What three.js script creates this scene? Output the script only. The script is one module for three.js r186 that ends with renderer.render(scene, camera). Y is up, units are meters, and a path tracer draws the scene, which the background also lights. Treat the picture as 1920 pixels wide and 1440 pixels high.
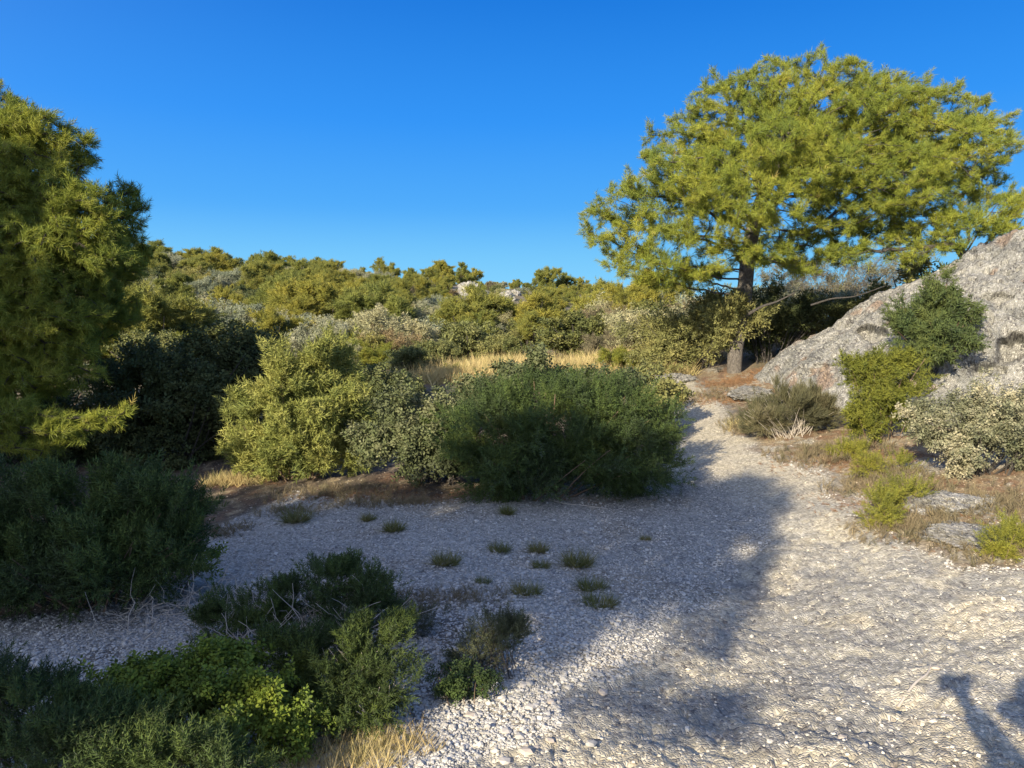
import * as THREE from 'three';
import { mergeGeometries, mergeVertices } from 'three/addons/utils/BufferGeometryUtils.js';
import { MarchingCubes } from 'three/addons/objects/MarchingCubes.js';
import { createNoise3D } from 'simplex-noise';

// ------------------------------------------------------------------ camera, sky, sun, exposure
const scene = new THREE.Scene();
const FOV = 54, EYE = 1.6, PITCH = THREE.MathUtils.degToRad(4.05);
const camera = new THREE.PerspectiveCamera(FOV, 4 / 3, 0.05, 2500);
camera.position.set(0, EYE, 0);
camera.rotation.set(-PITCH, 0, 0);
const EXPOSURE = 2.05;
const SUN = new THREE.Vector3(-0.584, 0.462, 0.970).normalize();
const sun = new THREE.DirectionalLight(new THREE.Color().setRGB(1, 0.88, 0.68), 5.0);
sun.position.copy(SUN).multiplyScalar(60);
sun.target.position.set(0, 0, 0);
sun.castShadow = true;
sun.shadow.mapSize.set(4096, 4096);
Object.assign(sun.shadow.camera, { left: -45, right: 45, top: 45, bottom: -45, near: 1, far: 260 });
scene.add(sun, sun.target);
{ // a clear evening sky: deep blue overhead, pale at the horizon, whiter round the sun
  const W = 512, Hh = 256, a = new Float32Array(W * Hh * 4);
  const stops = [[-90, .16, .17, .16], [-3, .20, .30, .40], [0, .33, .66, .93], [3, .245, .66, 1.0], [5.5, .185, .58, .98], [9, .085, .42, .97], [15, .035, .305, .93], [24, .010, .185, .72], [45, .012, .15, .58], [90, .015, .13, .5]];
  for (let j = 0; j < Hh; j++) {
    const el = ((j + .5) / Hh - .5) * 180;
    let k = 0; while (k < stops.length - 2 && el > stops[k + 1][0]) k++;
    const A = stops[k], B = stops[k + 1], t = Math.min(1, Math.max(0, (el - A[0]) / (B[0] - A[0])));
    for (let i = 0; i < W; i++) {
      const u = (i + .5) / W, phi = (u - .5) * 2 * Math.PI, e = el * Math.PI / 180;
      const dir = new THREE.Vector3(Math.cos(phi) * Math.cos(e), Math.sin(e), Math.sin(phi) * Math.cos(e));
      const c = dir.dot(SUN), glow = el > -3 ? 1.05 * (.5 + .5 * c) ** 4 + .6 * Math.max(0, c) ** 12 : 0;
      const o = (j * W + i) * 4;
      for (let q = 0; q < 3; q++) a[o + q] = ((A[1 + q] + (B[1 + q] - A[1 + q]) * t) + glow * [1, .95, .86][q]) / EXPOSURE;
      a[o + 3] = 1;
    }
  }
  const sky = new THREE.DataTexture(a, W, Hh, THREE.RGBAFormat, THREE.FloatType);
  sky.mapping = THREE.EquirectangularReflectionMapping; sky.magFilter = sky.minFilter = THREE.LinearFilter; sky.needsUpdate = true;
  scene.background = sky; scene.environment = sky;
}
const renderer = new THREE.WebGLRenderer({ antialias: true });
renderer.toneMapping = THREE.LinearToneMapping;
renderer.toneMappingExposure = EXPOSURE;
renderer.shadowMap.enabled = true;

// ------------------------------------------------------------------ helpers
const V = (x, y, z) => new THREE.Vector3(x, y, z);
const mulberry = s => () => { s |= 0; s = s + 0x6D2B79F5 | 0; let t = Math.imul(s ^ s >>> 15, 1 | s); t = t + Math.imul(t ^ t >>> 7, 61 | t) ^ t; return ((t ^ t >>> 14) >>> 0) / 4294967296; };
let rnd = mulberry(7);
const rr = (a, b) => a + (b - a) * rnd();
const noise = createNoise3D(mulberry(99));
const fbm = (x, y, z, n = 4) => { let s = 0, a = .5, f = 1; for (let i = 0; i < n; i++) { s += a * noise(x * f, y * f, z * f + i * 7.3); a *= .5; f *= 2.03; } return s; };
const sstep = (a, b, x) => { const t = Math.min(1, Math.max(0, (x - a) / (b - a))); return t * t * (3 - 2 * t); };
const lerp = (a, b, t) => a + (b - a) * t;
const mix3 = (a, b, t) => [lerp(a[0], b[0], t), lerp(a[1], b[1], t), lerp(a[2], b[2], t)];
const randDir = () => { const z = rr(-1, 1), p = rr(0, 6.2832), s = Math.sqrt(1 - z * z); return V(s * Math.cos(p), z, s * Math.sin(p)); };
const used = new Map();
function numbered(n) { const k = used.get(n) || 0; used.set(n, k + 1); return k ? n + '_' + String(k).padStart(3, '0') : n; }
function tag(o, label, category, group, kind) { o.userData.label = label; if (category) o.userData.category = category; if (group) o.userData.group = group; if (kind) o.userData.kind = kind; return o; }
function thing(name, label, category, pos, group) { const g = new THREE.Group(); g.name = numbered(name); g.position.copy(pos); scene.add(g); let hs = 7; for (const ch of label) hs = (Math.imul(hs, 31) + ch.charCodeAt(0)) | 0; rnd = mulberry(hs); return tag(g, label, category, group); }
function part(name, geometry, material, parent, kind) { const m = new THREE.Mesh(geometry, material); m.name = name; m.castShadow = m.receiveShadow = true; if (kind) m.userData.kind = kind; parent.add(m); return m; }
function geom(pos, idx, nor, col, uv) {
  const g = new THREE.BufferGeometry();
  g.setAttribute('position', new THREE.BufferAttribute(pos instanceof Float32Array ? pos : new Float32Array(pos), 3));
  if (idx) g.setIndex(new THREE.BufferAttribute(idx instanceof Uint32Array ? idx : new Uint32Array(idx), 1));
  if (nor) g.setAttribute('normal', new THREE.BufferAttribute(new Float32Array(nor), 3));
  if (col) g.setAttribute('color', new THREE.BufferAttribute(col instanceof Float32Array ? col : new Float32Array(col), 3));
  if (uv) g.setAttribute('uv', new THREE.BufferAttribute(uv instanceof Float32Array ? uv : new Float32Array(uv), 2));
  return g;
}
// photo pixel (1920 x 1440) to a direction, a point at a depth, a point on the ground
const FP = 720 / Math.tan(THREE.MathUtils.degToRad(FOV / 2)), SP = Math.sin(PITCH), CP = Math.cos(PITCH);
function ray(px, py) { const a = (px - 960) / FP, b = -(py - 720) / FP; return V(a, b * CP - SP, -(CP + b * SP)); }
function at(px, py, d) { const r = ray(px, py); r.multiplyScalar(d / -r.z); r.y += EYE; return r; }

// ------------------------------------------------------------------ terrain
function H(x, z) {
  const d = -z;
  let h = .8 * sstep(4, 17, d) + .25 * sstep(14, 26, d);
  h += .13 * Math.min(8, Math.max(0, x - 1.5)) * sstep(1.5, 5, d) * (1 - sstep(22, 34, d));
  h -= .05 * Math.min(6, Math.max(0, -x - 1)) * (1 - sstep(10, 22, d));
  const q = (x + 29) * .874 + (z + 60) * .486;                    // distance from the ridge line
  if (d > 15) h += (5.9 + 1.25 * sstep(55, 115, d)) * (1 - sstep(-8, 46, q) * .9 - .1 * Math.min(1, Math.max(0, (q + 8) / 54))) * sstep(15, 40, d);
  if (q < -4) h -= Math.min(9, (-4 - q) * .16) * sstep(15, 40, d);
  h += .25 * fbm(x * .11, 3, z * .11, 3) * sstep(9, 24, d) + .05 * fbm(x * .5, 1, z * .5, 2);
  return h;
}
function gp(px, py) {
  const r = ray(px, py); let t = .5, p = 0;
  for (; t < 400; p = t, t *= 1.01) if (EYE + r.y * t < H(r.x * t, r.z * t)) break;
  let lo = p, hi = t;
  for (let i = 0; i < 18; i++) { const m = (lo + hi) / 2; if (EYE + r.y * m < H(r.x * m, r.z * m)) hi = m; else lo = m; }
  return V(r.x * hi, H(r.x * hi, r.z * hi), r.z * hi);
}
const poly = pts => pts.map(([x, y]) => { const p = gp(x, y); return [p.x, p.z]; });
function sd(P, x, z) { // signed distance to a polygon, negative inside
  let d = 1e9, s = 1;
  for (let i = 0, j = P.length - 1; i < P.length; j = i++) {
    const ex = P[j][0] - P[i][0], ez = P[j][1] - P[i][1], wx = x - P[i][0], wz = z - P[i][1];
    const t = Math.min(1, Math.max(0, (wx * ex + wz * ez) / (ex * ex + ez * ez))), bx = wx - ex * t, bz = wz - ez * t;
    d = Math.min(d, bx * bx + bz * bz);
    if ((P[i][1] > z) !== (P[j][1] > z) && x < ex * (z - P[i][1]) / ez + P[i][0]) s = -s;
  }
  return s * Math.sqrt(d);
}
// the pale track: gravel on the left, bare limestone on the right, packed grit beyond
const TRACK = poly([[-500, 1330], [-200, 1230], [0, 1168], [250, 1128], [370, 1085], [385, 1000], [560, 925], [760, 940], [960, 925], [1180, 895], [1250, 870], [1290, 800], [1245, 765], [1225, 718], [1290, 712], [1345, 745], [1375, 800], [1430, 850], [1560, 885], [1605, 960], [1690, 1020], [1920, 1075], [2200, 1110], [2500, 1300], [2600, 1700], [1900, 2600], [200, 2600], [-700, 1700]]);
const SLAB = poly([[1560, 900], [1605, 965], [1690, 1025], [1920, 1080], [2200, 1115], [2600, 1400], [2200, 2300], [900, 2300], [700, 1560], [1010, 1350], [1220, 1210], [1380, 1070], [1430, 1000]]);
const GRIT = poly([[1240, 715], [1300, 712], [1350, 750], [1385, 805], [1440, 850], [1570, 895], [1560, 1000], [1460, 960], [1300, 880], [1235, 900], [1290, 800]]);
const SOIL = poly([[-400, 1440], [-100, 1240], [300, 1230], [480, 1130], [700, 1050], [800, 1130], [990, 1150], [1000, 1260], [850, 1320], [640, 1440], [400, 1700], [-700, 1700]]);
const BANK = poly([[1390, 770], [1430, 850], [1560, 890], [1600, 960], [1690, 1020], [1920, 1075], [2200, 1110], [2300, 800], [2000, 720], [1600, 730], [1440, 690], [1330, 690], [1300, 705]]);
const C = { slab: [.56, .51, .41], slabGrey: [.385, .365, .325], grit: [.66, .58, .43], gravel: [.45, .43, .385], soil: [.13, .10, .07], litter: [.27, .155, .085], tan: [.40, .31, .19], hill: [.25, .20, .11], straw: [.55, .42, .2] };
function cover(x, z) { // colour and the shares of slab and gravel
  const n1 = fbm(x * 1.1, 0, z * 1.1, 4), n2 = fbm(x * 3.7 + 9, 4, z * 3.7, 3), n3 = fbm(x * 9, 8, z * 9, 3), d = Math.hypot(x, z);
  let c = mix3(C.hill, C.tan, sstep(-.2, .5, n1));
  if (z > 1.5) c = mix3(C.gravel, C.soil, sstep(-.1, .3, n1));
  if (d > 40) return [c, 0, 0];
  const tr = sstep(.14, -.10, sd(TRACK, x, z) + .16 * n1 + .09 * n2);
  const under = mix3(mix3(C.soil, C.litter, sstep(-.1, .5, n1)), C.tan, sstep(.05, .45, n2));
  if (d < 16) c = mix3(under, c, sstep(10, 16, d));
  const bk = sstep(.1, -.1, sd(BANK, x, z));
  if (bk > 0) { let b = mix3(C.litter, C.tan, sstep(-.35, .2, n2)); b = mix3(b, C.slab, sstep(.08, .3, n1 + .4 * n3)); c = mix3(c, b, bk); }
  const slab = sstep(.22, -.18, sd(SLAB, x, z) + .25 * n1 + .1 * n2) * tr, grit = sstep(.25, -.25, sd(GRIT, x, z) + .15 * n1) * tr;
  let t = mix3(C.gravel, C.soil, .75 * sstep(.1, -.15, sd(SOIL, x, z) + .5 * n1 + .25 * n2) * sstep(-.25, .15, n2));
  t = mix3(t, C.tan, .35 * sstep(.15, .45, n1));
  const rock = mix3(C.slab, C.slabGrey, .85 * sstep(-.02, .26, n2 * .8 + n3 * .5 + .1 * n1));
  const broad = fbm(x * .75 + 40, 2, z * 1.5, 3);
  t = mix3(t, mix3(mix3(rock, C.slabGrey, .8 * sstep(.0, .3, broad)), C.grit, .75 * sstep(.06, .32, n1 - .6 * broad)), slab);
  t = mix3(t, C.grit, grit * (1 - .6 * slab) * .9);
  return [mix3(c, t, tr), slab, tr * (1 - slab) * (1 - .75 * grit)];
}
function relief(x, z, slab, gravel) {
  let h = .012 * fbm(x * 4, 2, z * 4, 3);
  if (slab > 0) { const r = Math.abs(noise(x * 2.1, z * 2.1, 5)); h += slab * (  .035 * fbm(x * 1.6 + 3, 6, z * 1.6, 3) - .012 * sstep(.4, .75, noise(x * 11, 1, z * 11)) + .011 * fbm(x * 19, 3, z * 19, 3) - .012 * sstep(.045, 0, r)); }
  h += gravel * .007 * noise(x * 26, 3, z * 26);
  return h;
}
const ground = (() => {
  const A = [], R = [];
  for (let a = -180; a < -42; a += 2.5) A.push(a);
  for (let a = -42; a < 42; a += .16) A.push(a);
  for (let a = 42; a <= 180; a += 2.5) A.push(a);
  A[A.length - 1] = 180;
  for (let r = .25; r < 1.8; r *= 1.03) R.push(r);
  for (let r = 1.8; r < 13; r *= 1.0055) R.push(r);
  for (let r = 13; r < 40; r *= 1.014) R.push(r);
  for (let r = 40; r < 900; r *= 1.05) R.push(r);
  const nA = A.length, nR = R.length, P = new Float32Array((nA * nR + 1) * 3), Cc = new Float32Array((nA * nR + 1) * 3), U = new Float32Array((nA * nR + 1) * 2), I = [];
  for (let j = 0; j < nR; j++) for (let i = 0; i < nA; i++) {
    const a = (i === nA - 1 ? -180 : A[i]) * Math.PI / 180, x = Math.sin(a) * R[j], z = -Math.cos(a) * R[j], k = j * nA + i;
    const [c, s, g] = cover(x, z);
    P[k * 3] = x; P[k * 3 + 1] = H(x, z) + (R[j] < 30 ? relief(x, z, s, g) : 0); P[k * 3 + 2] = z;
    Cc.set(c, k * 3); U[k * 2] = x / 2.2; U[k * 2 + 1] = z / 2.2;
    if (j && i) I.push(k - nA - 1, k - nA, k, k - nA - 1, k, k - 1);
  }
  const e = nA * nR; P[e * 3 + 1] = H(0, 0); Cc.set(C.slab, e * 3);
  for (let i = 1; i < nA; i++) I.push(e, i, i - 1);
  // two-sided counting of turns is left to the normals: make them point up
  for (let t = 0; t < I.length; t += 3) { const a = I[t], b = I[t + 1], c = I[t + 2]; const ux = P[b * 3] - P[a * 3], uz = P[b * 3 + 2] - P[a * 3 + 2], vx = P[c * 3] - P[a * 3], vz = P[c * 3 + 2] - P[a * 3 + 2]; if (uz * vx - ux * vz < 0) { I[t + 1] = c; I[t + 2] = b; } }
  const g = geom(P, new Uint32Array(I), null, Cc, U); g.computeVertexNormals();
  return g;
})();
// mineral grain: tone of single chips, specks of dark lichen, and their relief (tiles every 2.2 m)
function chipTextures(N, cells, seed, dark) {
  const r = mulberry(seed), cx = new Float32Array(cells * cells), cy = new Float32Array(cells * cells), cv = new Float32Array(cells * cells);
  for (let i = 0; i < cells * cells; i++) { cx[i] = r(); cy[i] = r(); cv[i] = r(); }
  const G = []; for (const m of [4, 9, 23, 61]) { const v = new Float32Array(m * m); for (let i = 0; i < m * m; i++) v[i] = r(); G.push([m, v]); }
  const pn = (x, y, [m, v]) => { const fx = x * m, fy = y * m, i = Math.floor(fx), j = Math.floor(fy), tx = fx - i, ty = fy - j, sx = tx * tx * (3 - 2 * tx), sy = ty * ty * (3 - 2 * ty); const q = (a, b) => v[((b + m) % m) * m + (a + m) % m]; return lerp(lerp(q(i, j), q(i + 1, j), sx), lerp(q(i, j + 1), q(i + 1, j + 1), sx), sy); };
  const col = new Uint8Array(N * N * 4), bmp = new Uint8Array(N * N * 4);
  for (let y = 0; y < N; y++) for (let x = 0; x < N; x++) {
    const u = x / N, v = y / N, wx = (pn(u, v, G[3]) - .5) * .9, wy = (pn(v, u, G[3]) - .5) * .9, fx = u * cells + wx, fy = v * cells + wy, i = Math.floor(fx), j = Math.floor(fy);
    let d1 = 9, d2 = 9, val = 0;
    for (let b = -1; b <= 1; b++) for (let a = -1; a <= 1; a++) {
      const k = ((j + b + cells) % cells) * cells + (i + a + cells) % cells, dx = i + a + cx[k] - fx, dy = j + b + cy[k] - fy, d = dx * dx + dy * dy;
      if (d < d1) { d2 = d1; d1 = d; val = cv[k]; } else if (d < d2) d2 = d;
    }
    d1 = Math.sqrt(d1); d2 = Math.sqrt(d2);
    const big = pn(u, v, G[0]) * .5 + pn(u, v, G[1]) * .3 + pn(u, v, G[2]) * .2, fine = pn(u, v, G[3]);
    const lich = .45 * sstep(.60, .7, big * .5 + fine * .5) * dark + (val > .88 ? .8 : 0) * dark;
    let t = .86 + .26 * (val - .5) + .16 * (fine - .5); t *= 1 - .36 * lich;
    const o = (y * N + x) * 4, w = Math.max(0, Math.min(1, t));
    col[o] = 255 * w; col[o + 1] = 255 * Math.min(1, w * (1 - .01 * lich)); col[o + 2] = 255 * Math.min(1, w * (.985 + .03 * (val - .5))); col[o + 3] = 255;
    const h = Math.min(1, sstep(0, .45, d2 - d1) * (.35 + .5 * val) + .35 * (fine - .5) + .3 * (big - .5));
    bmp[o] = bmp[o + 1] = bmp[o + 2] = 255 * Math.max(0, Math.min(1, h)); bmp[o + 3] = 255;
  }
  const mk = (d, srgb) => { const t = new THREE.DataTexture(d, N, N); t.wrapS = t.wrapT = THREE.RepeatWrapping; t.magFilter = THREE.LinearFilter; t.minFilter = THREE.LinearMipmapLinearFilter; t.generateMipmaps = true; if (srgb) t.colorSpace = THREE.SRGBColorSpace; t.needsUpdate = true; return t; };
  return [mk(col, true), mk(bmp, false)];
}
const [chipCol, chipBump] = chipTextures(2048, 150, 5, 1);
const groundMat = new THREE.MeshStandardMaterial({ vertexColors: true, map: chipCol, bumpMap: chipBump, bumpScale: .006, roughness: .95 });
{ const m = new THREE.Mesh(ground, groundMat); m.name = 'ground'; m.receiveShadow = m.castShadow = true; m.userData.kind = 'structure'; scene.add(m); }
function gh(x, z) { const [, s, g] = cover(x, z); return H(x, z) + relief(x, z, s, g); }

// ------------------------------------------------------------------ leaf and twig shapes (along +y, about 1 long)
function blades(list, stem) { // list of [base, tip, width, sag]; each blade one or two triangles
  const p = [], n = [];
  const up = V(0, 1, 0);
  const tri = (a, b, c, nn) => { if (b.clone().sub(a).cross(c.clone().sub(a)).dot(nn) < 0) [b, c] = [c, b]; for (const q of [a, b, c]) { p.push(q.x, q.y, q.z); n.push(nn.x, nn.y, nn.z); } };
  for (const [a, b, w, wide] of list) {
    const dir = b.clone().sub(a), side = dir.clone().cross(V(Math.sin(p.length), .3, Math.cos(p.length * 1.7))).normalize().multiplyScalar(w / 2), nn = side.clone().cross(dir).normalize();
    if (nn.dot(b) < 0) nn.negate();
    nn.addScaledVector(b.clone().normalize(), .35).normalize();
    if (wide) { const m = a.clone().lerp(b, .5), l = m.clone().add(side), r = m.clone().sub(side); tri(a, r, b, nn); tri(a, b, l, nn); }
    else tri(a.clone().add(side), a.clone().sub(side), b, nn);
  }
  return geom(p, null, n);
}
function tuftGeo(seed, n, { from = 0, to = .75, spread = .6, len = .5, w = .03, wide = false, fan = 0 }) {
  const r = mulberry(seed), L = [];
  for (let i = 0; i < n; i++) {
    const t = from + (to - from) * (i + r()) / n, ph = i * 2.399 + r() * .8, s = spread * (.6 + .8 * r()) * (1 - .45 * (t - from) / Math.max(.01, to - from));
    const dir = V(Math.cos(ph) * s, 1 - .35 * s + fan * (r() - .5), Math.sin(ph) * s).normalize(), a = V(Math.cos(ph) * .01, t, Math.sin(ph) * .01);
    L.push([a, a.clone().addScaledVector(dir, len * (.7 + .6 * r())), w * (.7 + .6 * r()), wide]);
  }
  return blades(L);
}
const GEO = {
  pine: tuftGeo(1, 22, { from: 0, to: .62, spread: .85, len: .5, w: .042 }),
  pineFar: tuftGeo(2, 9, { from: 0, to: .6, spread: 1.0, len: .55, w: .12, wide: true }),
  pineMid: tuftGeo(12, 9, { from: 0, to: .6, spread: .9, len: .5, w: .08 }),
  juniper: tuftGeo(3, 20, { from: 0, to: .8, spread: 1.1, len: .3, w: .07 }),
  rosemary: tuftGeo(4, 24, { from: .05, to: .92, spread: 1.0, len: .22, w: .045 }),
  leafy: tuftGeo(5, 12, { from: .1, to: .85, spread: 1.7, len: .28, w: .15, wide: true }),
  olive: tuftGeo(6, 14, { from: 0, to: .9, spread: 1.2, len: .3, w: .09, wide: true }),
  far: tuftGeo(8, 6, { from: 0, to: .7, spread: 1.6, len: .5, w: .26, wide: true }),
  broom: tuftGeo(9, 12, { from: 0, to: .5, spread: .5, len: .55, w: .035 }),
  grass: tuftGeo(10, 10, { from: 0, to: .05, spread: .8, len: .9, w: .03 }),
};
const leafMat = (o = {}) => new THREE.MeshPhysicalMaterial({ color: 0xffffff, roughness: .85, transmission: .28, thickness: 0, specularIntensity: .35, side: THREE.DoubleSide, ...o });
const M = {
  leaf: leafMat(), dryLeaf: leafMat({ transmission: .1, roughness: 1 }),
  bark: new THREE.MeshStandardMaterial({ color: new THREE.Color().setRGB(.17, .14, .115), roughness: .95 }),
  greyBark: new THREE.MeshStandardMaterial({ color: new THREE.Color().setRGB(.30, .265, .23), roughness: .95 }),
  deadWood: new THREE.MeshStandardMaterial({ color: new THREE.Color().setRGB(.42, .37, .31), roughness: .9 }),
  brownTwig: new THREE.MeshStandardMaterial({ color: new THREE.Color().setRGB(.16, .105, .07), roughness: .95 }),
};
function noisyBark(m) { const t = chipBump.clone(), c = chipCol.clone(); for (const q of [t, c]) { q.repeat.set(1.5, .35); q.needsUpdate = true; } m.bumpMap = t; m.map = c; m.bumpScale = .03; return m; }
noisyBark(M.bark); noisyBark(M.greyBark);
const PAL = {
  hillPine: [[.20, .205, .04], [.27, .25, .055], [.13, .145, .035]], // base colours of foliage, picked at random between the first and the others
  pine: [[.227, .260, .034], [.325, .325, .046], [.143, .189, .034], [.348, .272, .076]],
  juniper: [[.255, .27, .065], [.34, .33, .09], [.16, .19, .05]],
  smallJuniper: [[.085, .115, .035], [.125, .15, .04], [.055, .085, .03]],
  rosemary: [[.066, .102, .026], [.102, .138, .030], [.054, .078, .030]],
  moss: [[.143, .195, .023], [.195, .227, .026], [.104, .143, .026]],
  yellow: [[.228, .228, .030], [.288, .252, .042], [.156, .168, .036]],
  grey: [[.252, .258, .162], [.324, .312, .204], [.180, .192, .108]],
  cream: [[.213, .213, .125], [.475, .425, .275], [.125, .138, .075]],
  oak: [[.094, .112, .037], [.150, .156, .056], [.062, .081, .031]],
  brown: [[.188, .150, .088], [.237, .188, .106], [.138, .125, .069]],
  olive: [[.195, .195, .065], [.247, .227, .078], [.143, .150, .052]],
  straw: [[.50, .40, .19], [.42, .31, .13], [.33, .30, .10]],
  grass: [[.16, .16, .045], [.11, .13, .035], [.30, .24, .11]],
  rust: [[.24, .135, .07], [.30, .18, .09], [.17, .11, .06]],
};
function pick(pal, p, f = 1.7) { // tone drifts from twig to twig and in clumps
  const n = fbm(p.x * f, p.y * f, p.z * f, 2) + rr(-.35, .35), a = n > 0 ? 1 : 2, t = Math.min(1, Math.abs(n) * 1.5);
  const c = mix3(pal[0], pal[pal.length > 3 && rnd() < .03 ? 3 : a], t), k = rr(.82, 1.18);
  return [c[0] * k, c[1] * k, c[2] * k];
}
const Q = new THREE.Quaternion(), Y = V(0, 1, 0), MX = new THREE.Matrix4(), CO = new THREE.Color();
function spray(name, geo, mat, spots, parent) { // spots: [position, direction, size, colour] as one part
  const im = new THREE.InstancedMesh(geo, mat, spots.length);
  spots.forEach(([p, d, s, c], i) => {
    Q.setFromUnitVectors(Y, d).multiply(new THREE.Quaternion().setFromAxisAngle(Y, i * 2.4));
    MX.compose(p, Q, V(s, s, s)); im.setMatrixAt(i, MX); im.setColorAt(i, CO.setRGB(c[0], c[1], c[2]));
  });
  im.name = name; im.userData.kind = 'stuff'; im.castShadow = im.receiveShadow = true; parent.add(im);
  return im;
}
function merged(geo, spots) { // the same as one geometry, for plants that are copied
  const gp_ = geo.attributes.position, gn = geo.attributes.normal, n = gp_.count, P = new Float32Array(spots.length * n * 3), N = new Float32Array(P.length), Cl = new Float32Array(P.length), v = V(0, 0, 0), q2 = new THREE.Quaternion();
  spots.forEach(([p, d, s, c], i) => {
    Q.setFromUnitVectors(Y, d).multiply(q2.setFromAxisAngle(Y, i * 2.4));
    for (let k = 0; k < n; k++) {
      const o = (i * n + k) * 3;
      v.fromBufferAttribute(gp_, k).multiplyScalar(s).applyQuaternion(Q).add(p); P[o] = v.x; P[o + 1] = v.y; P[o + 2] = v.z;
      v.fromBufferAttribute(gn, k).applyQuaternion(Q); N[o] = v.x; N[o + 1] = v.y; N[o + 2] = v.z;
      Cl.set(c, o);
    }
  });
  return geom(P, null, N, Cl);
}
function tube(points, r0, r1, sides = 5) { // tapered, slightly bent
  const P = [], N = [], U = [], I = [], m = points.length; let len = 0;
  const ref = V(.31, .17, .93);
  for (let i = 0; i < m; i++) {
    const t = points[Math.min(m - 1, i + 1)].clone().sub(points[Math.max(0, i - 1)]).normalize(), a = t.clone().cross(ref).normalize(), b = t.clone().cross(a), f = i / (m - 1);
    const r = Array.isArray(r0) ? r0[i] : lerp(r0, r1, f);
    if (i) len += points[i].distanceTo(points[i - 1]);
    for (let k = 0; k <= sides; k++) { const w = k / sides * 6.28318, nx = a.clone().multiplyScalar(Math.cos(w)).addScaledVector(b, Math.sin(w)); P.push(points[i].x + nx.x * r, points[i].y + nx.y * r, points[i].z + nx.z * r); N.push(nx.x, nx.y, nx.z); U.push(k / sides * .35, len * .7); }
    if (i) for (let k = 0; k < sides; k++) { const o = (i - 1) * (sides + 1) + k, q = o + sides + 1; I.push(o, o + 1, q, o + 1, q + 1, q); }
  }
  const e = P.length / 3; P.push(points[m - 1].x, points[m - 1].y, points[m - 1].z); N.push(0, 1, 0); U.push(0, 0);
  for (let k = 0; k < sides; k++) { const o = (m - 1) * (sides + 1) + k; I.push(o, o + 1, e); }
  return geom(P, I, N, null, U);
}
function wobble(a, b, n, amp, seed) { const out = []; for (let i = 0; i <= n; i++) { const t = i / n, k = amp * Math.sin(t * Math.PI * .9); out.push(a.clone().lerp(b, t).add(V(noise(t * 2.3, seed, 1) * k, noise(t * 2.3, seed, 5) * k * .6, noise(t * 2.3, seed, 9) * k))); } return out; }

// ------------------------------------------------------------------ shrubs
// lobes: [x, y, z, rx, ry, rz] about the base; spots on and inside their shells
function shrubSpots(lobes, count, size, pal, { up = .5, shell = .4, gap = .1, rough = .3, floor = .02, jitter = .5, freq = 2.4, seed = 0, clumps = 30 } = {}) {
  const vol = lobes.map(l => Math.pow(l[3] * l[4] * l[5], .67)), sum = vol.reduce((a, b) => a + b, 0), S = [];
  lobes.forEach((l, li) => {
    const want = Math.round(count * vol[li] / sum), nc = Math.max(5, Math.round(clumps * (vol[li] / sum) * 1.6 + 6)), cl = Array.from({ length: nc }, () => [randDir(), rr(.8, 1.18)]), cw = 1.5 / Math.sqrt(nc);
    for (let i = 0, tries = 0; i < want && tries < want * 6; tries++) {
      const [cd, ch] = cl[Math.floor(rnd() * nc)], d = cd.clone().addScaledVector(randDir(), cw * Math.sqrt(rnd())).normalize(), dome = ch * (1.06 - .5 * Math.min(1, cd.distanceToSquared(d) / (cw * cw)));
      const k = Math.pow(rnd(), shell) * dome * (1 + rough * noise(d.x * 2.2 + li * 5 + seed, d.y * 2.2, d.z * 2.2) + .12 * noise(d.x * 6, d.y * 6 + li, d.z * 6 + seed));
      const p = V(l[0] + d.x * l[3] * k, l[1] + d.y * l[4] * k, l[2] + d.z * l[5] * k);
      if (p.y < floor) continue;
      if (fbm(p.x * freq + seed, p.y * freq, p.z * freq, 2) < -.42 + gap * 2 - .0) { if (rnd() < .85) continue; }
      const dir = V(d.x / l[3], d.y / l[4], d.z / l[5]).normalize().addScaledVector(d.clone().sub(cd), 1.1).addScaledVector(Y, up).addScaledVector(randDir(), jitter).normalize();
      S.push([p, dir, size * rr(.65, 1.35), pick(pal, p)]); i++;
    }
  });
  return S;
}
function shrubStems(lobes, n, r, spread = .15) {
  const G = [];
  for (let i = 0; i < n; i++) {
    const l = lobes[i % lobes.length], d = randDir(); d.y = Math.abs(d.y);
    const end = V(l[0] + d.x * l[3] * .85, l[1] + d.y * l[4] * .8, l[2] + d.z * l[5] * .85), a = V(end.x * .12 + rr(-spread, spread), -.06, end.z * .12 + rr(-spread, spread));
    const mid = a.clone().lerp(end, .5); mid.y += .1 * end.y; mid.x += rr(-.1, .1) * end.y; mid.z += rr(-.1, .1) * end.y;
    const q = new THREE.QuadraticBezierCurve3(a, mid, end).getPoints(5), rad = r * rr(.6, 1.2);
    G.push(tube(q, rad, rad * .3, 4));
  }
  return mergeGeometries(G);
}
function shrub(name, label, category, base, lobes, { geo = 'rosemary', count = 2000, size = .14, pal = PAL.rosemary, stems = 14, stemR = .01, wood = M.brownTwig, mat = M.leaf, group, ...o }) {
  const t = thing(name, label, category, base, group);
  part('stems', shrubStems(lobes, stems, stemR), wood, t, 'stuff');
  spray('foliage', GEO[geo], mat, shrubSpots(lobes, count, size, pal, o), t);
  return t;
}
// lobes given in the photograph: [px, py, half width px, half height px] at one depth, with a share of depth
function lobesAt(base, depth, list, thick = .9) {
  return list.map(([px, py, hw, hh, dz = 0]) => { const p = at(px, py, depth - dz), k = (depth - dz) / FP; return [p.x - base.x, p.y - base.y, p.z - base.z, hw * k, hh * k, thick * (hw + hh) / 2 * k]; });
}

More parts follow.
